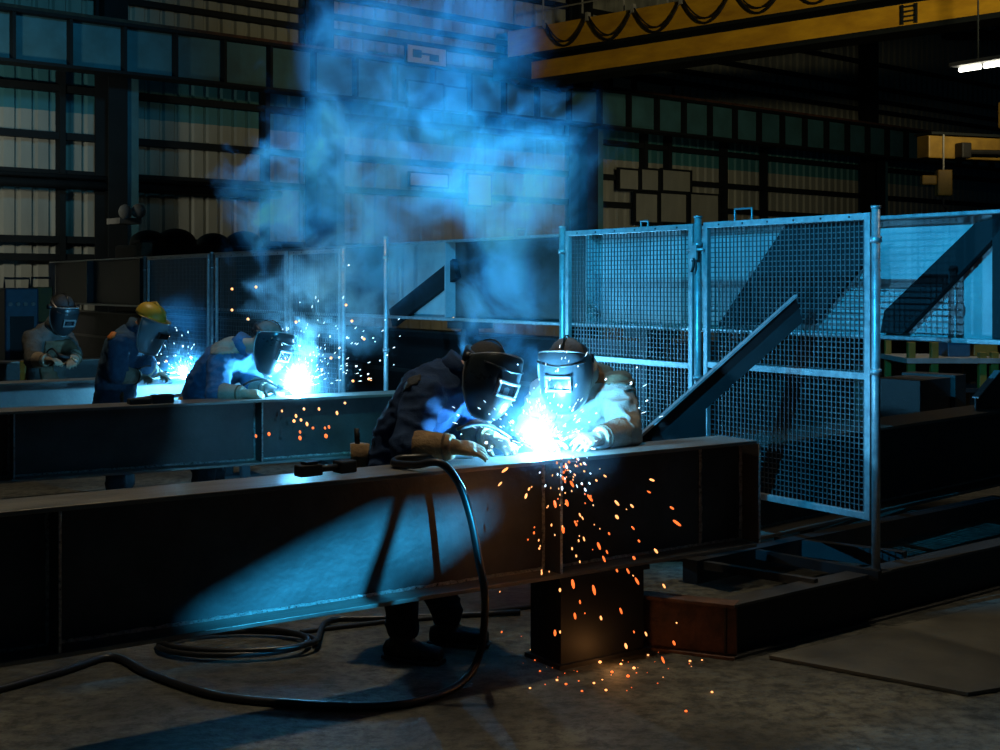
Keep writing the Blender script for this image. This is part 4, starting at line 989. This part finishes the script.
# ---- sparks
me_s = []
for k, (mm, rx) in enumerate((('sparkO', 1.0), ('sparkY', 1.0), ('sparkW', 1.0))):
    me = MB().ell((0, 0, 0), (1, 1, 1), None, 2).mesh('spark', True); me.materials.append(M[mm]); me_s.append(me)
def spark(p, r, ln, d, kind, lab, grp):
    o = bpy.data.objects.new('spark', me_s[kind]); COL.objects.link(o)
    o.location = p; o.rotation_mode = 'QUATERNION'; o.rotation_quaternion = V(d).to_track_quat('Z', 'Y'); o.scale = (r, r, r*ln)
    tag(o, lab, 'spark', grp)
rnd = random.Random(11)
G1 = ('glowing orange spark falling in front of the front beam below the arc', 'sparks falling from the front arc')
arc_px = (545, 455)
big = [(505,470),(500,484),(529,489),(526,496),(534,533),(555,504),(563,530),(584,539),(599,546),(607,552),(604,559),(617,517),(633,528),(639,541),(634,558),(656,551),(672,508),(677,523),(637,581),(664,586),(560,590),(580,602),(575,616),(601,618),(594,590),(555,633),(621,611),(626,646),(646,634),(663,660),(674,643),(563,478),(572,484),(567,503),(580,515),(575,522),(573,584),(590,498),(605,476),(617,503),(632,506),(652,480),(649,492),(628,571)]
for px, py in big:
    Y = 5.35+rnd.uniform(-.1, .2); d = W(px, py, Y)-W(arc_px[0]+ (px-arc_px[0])*.25, 452, Y); d.z -= .02
    sz = rnd.uniform(.0032, .0062)
    if py > 560: sz *= 1.15
    spark(W(px, py, Y), sz, rnd.uniform(1.6, 3.6), d+V((rnd.uniform(-.03, .03), 0, 0)), rnd.choice((0, 0, 1)), *G1)
for i in range(100):
    r = abs(rnd.gauss(0, 1)); py = 457+min(175, rnd.expovariate(1/48)); sp = 14+(py-455)*.45
    px = 572+rnd.gauss(0, .62)*sp; Y = 5.4+rnd.uniform(-.15, .2)
    spark(W(px, py, Y), rnd.uniform(.0018, .0042), rnd.uniform(1, 2.2), V((px-560, 0, -(py-440))), 2 if py < 490 and rnd.random() < .5 else rnd.choice((0, 1, 1)), *G1)
G2 = ('white hot spark flying out around the front arc', 'sparks flying around the front arc')
for i in range(75):
    a = rnd.uniform(-.25, math.pi+.25); r = 18+abs(rnd.gauss(0, 1))*42; px = 540+r*math.cos(a)*1.0; py = 447-r*math.sin(a)*.95
    if py > 452: continue
    Y = 5.72+rnd.uniform(-.12, .18); spark(W(px, py, Y), rnd.uniform(.0018, .0042), rnd.uniform(1, 2.8), V((math.cos(a), 0, math.sin(a))), 2, *G2)
G3 = ('small glowing ember lying on the floor below the arc', 'embers on the floor')
for px, py in [(628, 676), (600, 662), (594, 683), (568, 667), (582, 691), (566, 684), (540, 671), (702, 660), (712, 692), (686, 711), (690, 661), (648, 655), (612, 672), (634, 668), (621, 664), (557, 680), (606, 690), (530, 688)]:
    q = FL(px, py, .006); spark(q, rnd.uniform(.004, .008), .7, V((0, 0, 1)), rnd.choice((0, 1)), *G3)
for i in range(34):
    px = rnd.gauss(590, 48); py = rnd.gauss(668, 18)
    if py < 630: continue
    q = FL(px, py, .004); spark(q, rnd.uniform(.0015, .0038), .7, V((0, 0, 1)), rnd.choice((0, 0, 1)), *G3)
G4 = ('white spark flying around the second arc', 'sparks flying around the second arc')
for i in range(60):
    a = rnd.uniform(.05, math.pi-.05); r = 12+abs(rnd.gauss(0, 1))*48; px = 300+r*math.cos(a)*1.1; py = 388-r*math.sin(a)*.9
    if py > 396 or (px < 280 and py < 384): continue
    Y = 8.85+rnd.uniform(-.25, .25); spark(W(px, py, Y), rnd.uniform(.002, .0058), rnd.uniform(1, 1.8), V((math.cos(a), 0, math.sin(a))), 2 if rnd.random() < .7 else 1, *G4)
for px, py in ((352, 321), (353, 381), (369, 379), (232, 289), (256, 287), (232, 310), (296, 322), (248, 319), (331, 358), (364, 339), (346, 305)):
    Y = 8.7; spark(W(px, py, Y), .009, 1, V((0, 0, 1)), 1, *G4)
G5 = ('orange spark falling below the second arc in front of the second beam', 'sparks falling below the second arc')
for px, py in ((282, 411), (296, 416), (301, 420), (307, 424), (319, 409), (325, 428), (329, 427), (256, 436), (269, 434), (326, 436), (300, 438), (313, 428), (304, 409), (337, 413), (300, 432), (294, 421), (345, 403)):
    spark(W(px, py, 8.55), rnd.uniform(.005, .012), rnd.uniform(1, 1.8), V((.2, 0, -1)), 1 if py < 425 else 0, *G5)
G6 = ('small white spark flying by the third arc', 'sparks flying by the third arc')
for i in range(17):
    a = rnd.uniform(0, math.pi); r = 5+abs(rnd.gauss(0, 1))*22; px = 184+r*math.cos(a); py = 376-r*math.sin(a)
    spark(W(px, py, 10.6+rnd.uniform(-.2, .2)), rnd.uniform(.003, .008), rnd.uniform(1, 1.6), V((math.cos(a), 0, math.sin(a))), 2 if rnd.random() < .8 else 1, *G6)
# the finest sparks: one uncountable spray
fs = MB(); o0 = A1.copy()
for (cx, cy, Yc, n, sx, lo_) in ((540, 447, 5.72, 130, 40, 452), (300, 388, 8.85, 150, 50, 396), (184, 376, 10.6, 60, 24, 378)):
    for i in range(n):
        a = rnd.uniform(.1, math.pi-.1); r = 10+abs(rnd.gauss(0, 1))*sx; px = cx+r*math.cos(a); py = cy-r*math.sin(a)*.9
        if py > lo_ or (195 < px < 280 and py < 384): continue
        q = W(px, py, Yc+rnd.uniform(-.2, .2)); dd = V((math.cos(a), rnd.uniform(-.3, .3), math.sin(a)))*rnd.uniform(.004, .012)
        fs.tube([q-o0-dd, q-o0, q-o0+dd], [.0006, .0018*Yc/6, .0006], 5)
o = fs.build('spark_spray', M['sparkW'], None, True); o.location = o0; tag(o, 'finest white sparks spraying round all three welding arcs', 'sparks'); o['kind'] = 'stuff'
# warm light given off by the shower of sparks
point('spark_light', W(545, 520, 5.45), .9, (1, .42, .12), .12)
point('ember_light', FL(615, 668)+V((0, 0, .06)), .5, (1, .42, .12), .05)
# ---- overhead high bays, and added fill spots for wall, crane and runway
WARM = (1.0, .84, .56)
spot('high_bay_or_fill_light', (-.6, 6.0, 9.5), (-.5, 5.5, 0), 1050, WARM, 38, .5, .22)
spot('high_bay_or_fill_light', (6.8, 9.2, 9.5), (2.9, 6.0, 0), 620, WARM, 27, .6, .22)
spot('high_bay_or_fill_light', (-4.2, 10.6, 9.5), (-3.4, 10.2, 0), 700, WARM, 50, .7, .22)
spot('wall_fill_light', (-9.5, 19.0, 3.9), (-11.0, 25.0, 2.6), 560, (1, .95, .74), 120, .8, .3)
spot('wall_fill_light', (-2.6, 25.0, 4.4), (-5.0, 29.0, 2.6), 14, (.85, .95, .85), 120, .8, .3)
spot('wall_fill_light', (4, 30.5, 4.2), (3.0, 34.0, 2.6), 75, (1, .93, .70), 120, .8, .3)
spot('high_bay_or_fill_light', (4.6, 10.6, 9.5), (4.4, 12.6, 0), 1000, WARM, 36, .7, .22)  # added warm spot to bring out the rack's yellow
spot('crane_fill_light', (8.5, 13, 6.0), (6.4, 19.5, 7.0), 2600, (1, .84, .45), 70, .8, .3)
spot('runway_fill_light', (-3, 14, 8.5), (-9.0, 25, 6.3), 1500, (.10, .55, .85), 34, .9, .5)
# ---- added unseen blue floods outside the frame; their metal masks shape the light
def flood(lab, Lp, aim, power, ang, col, polys=(), plate=None, k=.13, blend=.15, r=.006, floor_stand=False, grow=2.2):
    Lp, aim = V(Lp), V(aim)
    t = thing('added_flood_lamp', lab, 'lamp', Lp); d = (aim-Lp).normalized()
    MB().tube([-d*.34, -d*.06, d*.0], [.05, .16, .20], 20, False).build('housing', M['black'], t, True)
    if floor_stand:
        MB().tube([-d*.30, (-d.x*.30, -d.y*.30, -Lp.z)], .02, 8).build('added_stand_pole', M['black'], t)
        for q in range(3): MB().tube([(-d.x*.30, -d.y*.30, -Lp.z+.5), (-d.x*.30+.4*math.cos(q*2.1), -d.y*.30+.4*math.sin(q*2.1), -Lp.z)], .014, 6).build('leg', M['black'], t)  # legs of the added lamp's stand
    else: MB().tube([-d*.30, (-d.x*.30, -d.y*.30, 11.5-Lp.z)], .02, 8).build('hanger_pole', M['black'], t)
    def pj(P, kk=None): return (V(P)-Lp)*(kk or k)
    for poly in polys: MB().prism([pj(P, .36) for P in poly], d*.003).build('shade_slit_bar', M['black'], t)  # added bar throws the dark slit on the beam web
    if plate:
        inner = [pj(P) for P in plate]; c = sum(inner, V((0, 0, 0)))/len(inner); outer = [c+(p-c).normalized()*.27 for p in inner]; n = len(inner)
        b = MB(); A = [b.bm.verts.new(p) for p in inner]; O = [b.bm.verts.new(p) for p in outer]
        for i in range(n): b.bm.faces.new((A[i], A[(i+1) % n], O[(i+1) % n], O[i]))
        b.build('added_mask_plate', M['black'], t)  # added plate, its hole shaped to the lit patch on the web
    spot('added_flood_light', Lp, aim, power, col, ang, blend, r)
    return t
def onG(px, py):
    x, z = GR.hit(px, py, .10); return GR.w(x, .10, z)
L1 = V((-1.5, 4.4, 4.2))
flood('added unseen blue flood lamp at upper left aimed at the plate girder', L1, onG(790, 270), 1500, 44, (.02, .50, 1.0), blend=.4)
L2 = V((2.9, 1.6, 2.4))
def onW(px, py):
    x, z = B1.hit(px, py, WB1/2-.007); return B1.w(x, WB1/2-.007, z)
hole = [onW(*p) for p in ((378, 520), (470, 511), (490, 506), (489, 516), (432, 558), (395, 580), (382, 602), (190, 630), (210, 612), (300, 560))]
flood('added unseen blue flood lamp at far right shaping a patch on the front beam', L2, onW(350, 555), 7200, 26, (.03, .50, 1.0), [[onW(*p) for p in ((398, 490), (410, 490), (373, 612), (355, 612))]], hole, k=.12, r=.013, floor_stand=True, grow=3.2)
flood('added unseen blue flood lamp hung high to light the smoke', (-.7, 3.4, 5.6), (-.52, 7.3, 2.85), 3000, 31, (.03, .46, 1.0), blend=.8, r=.1)
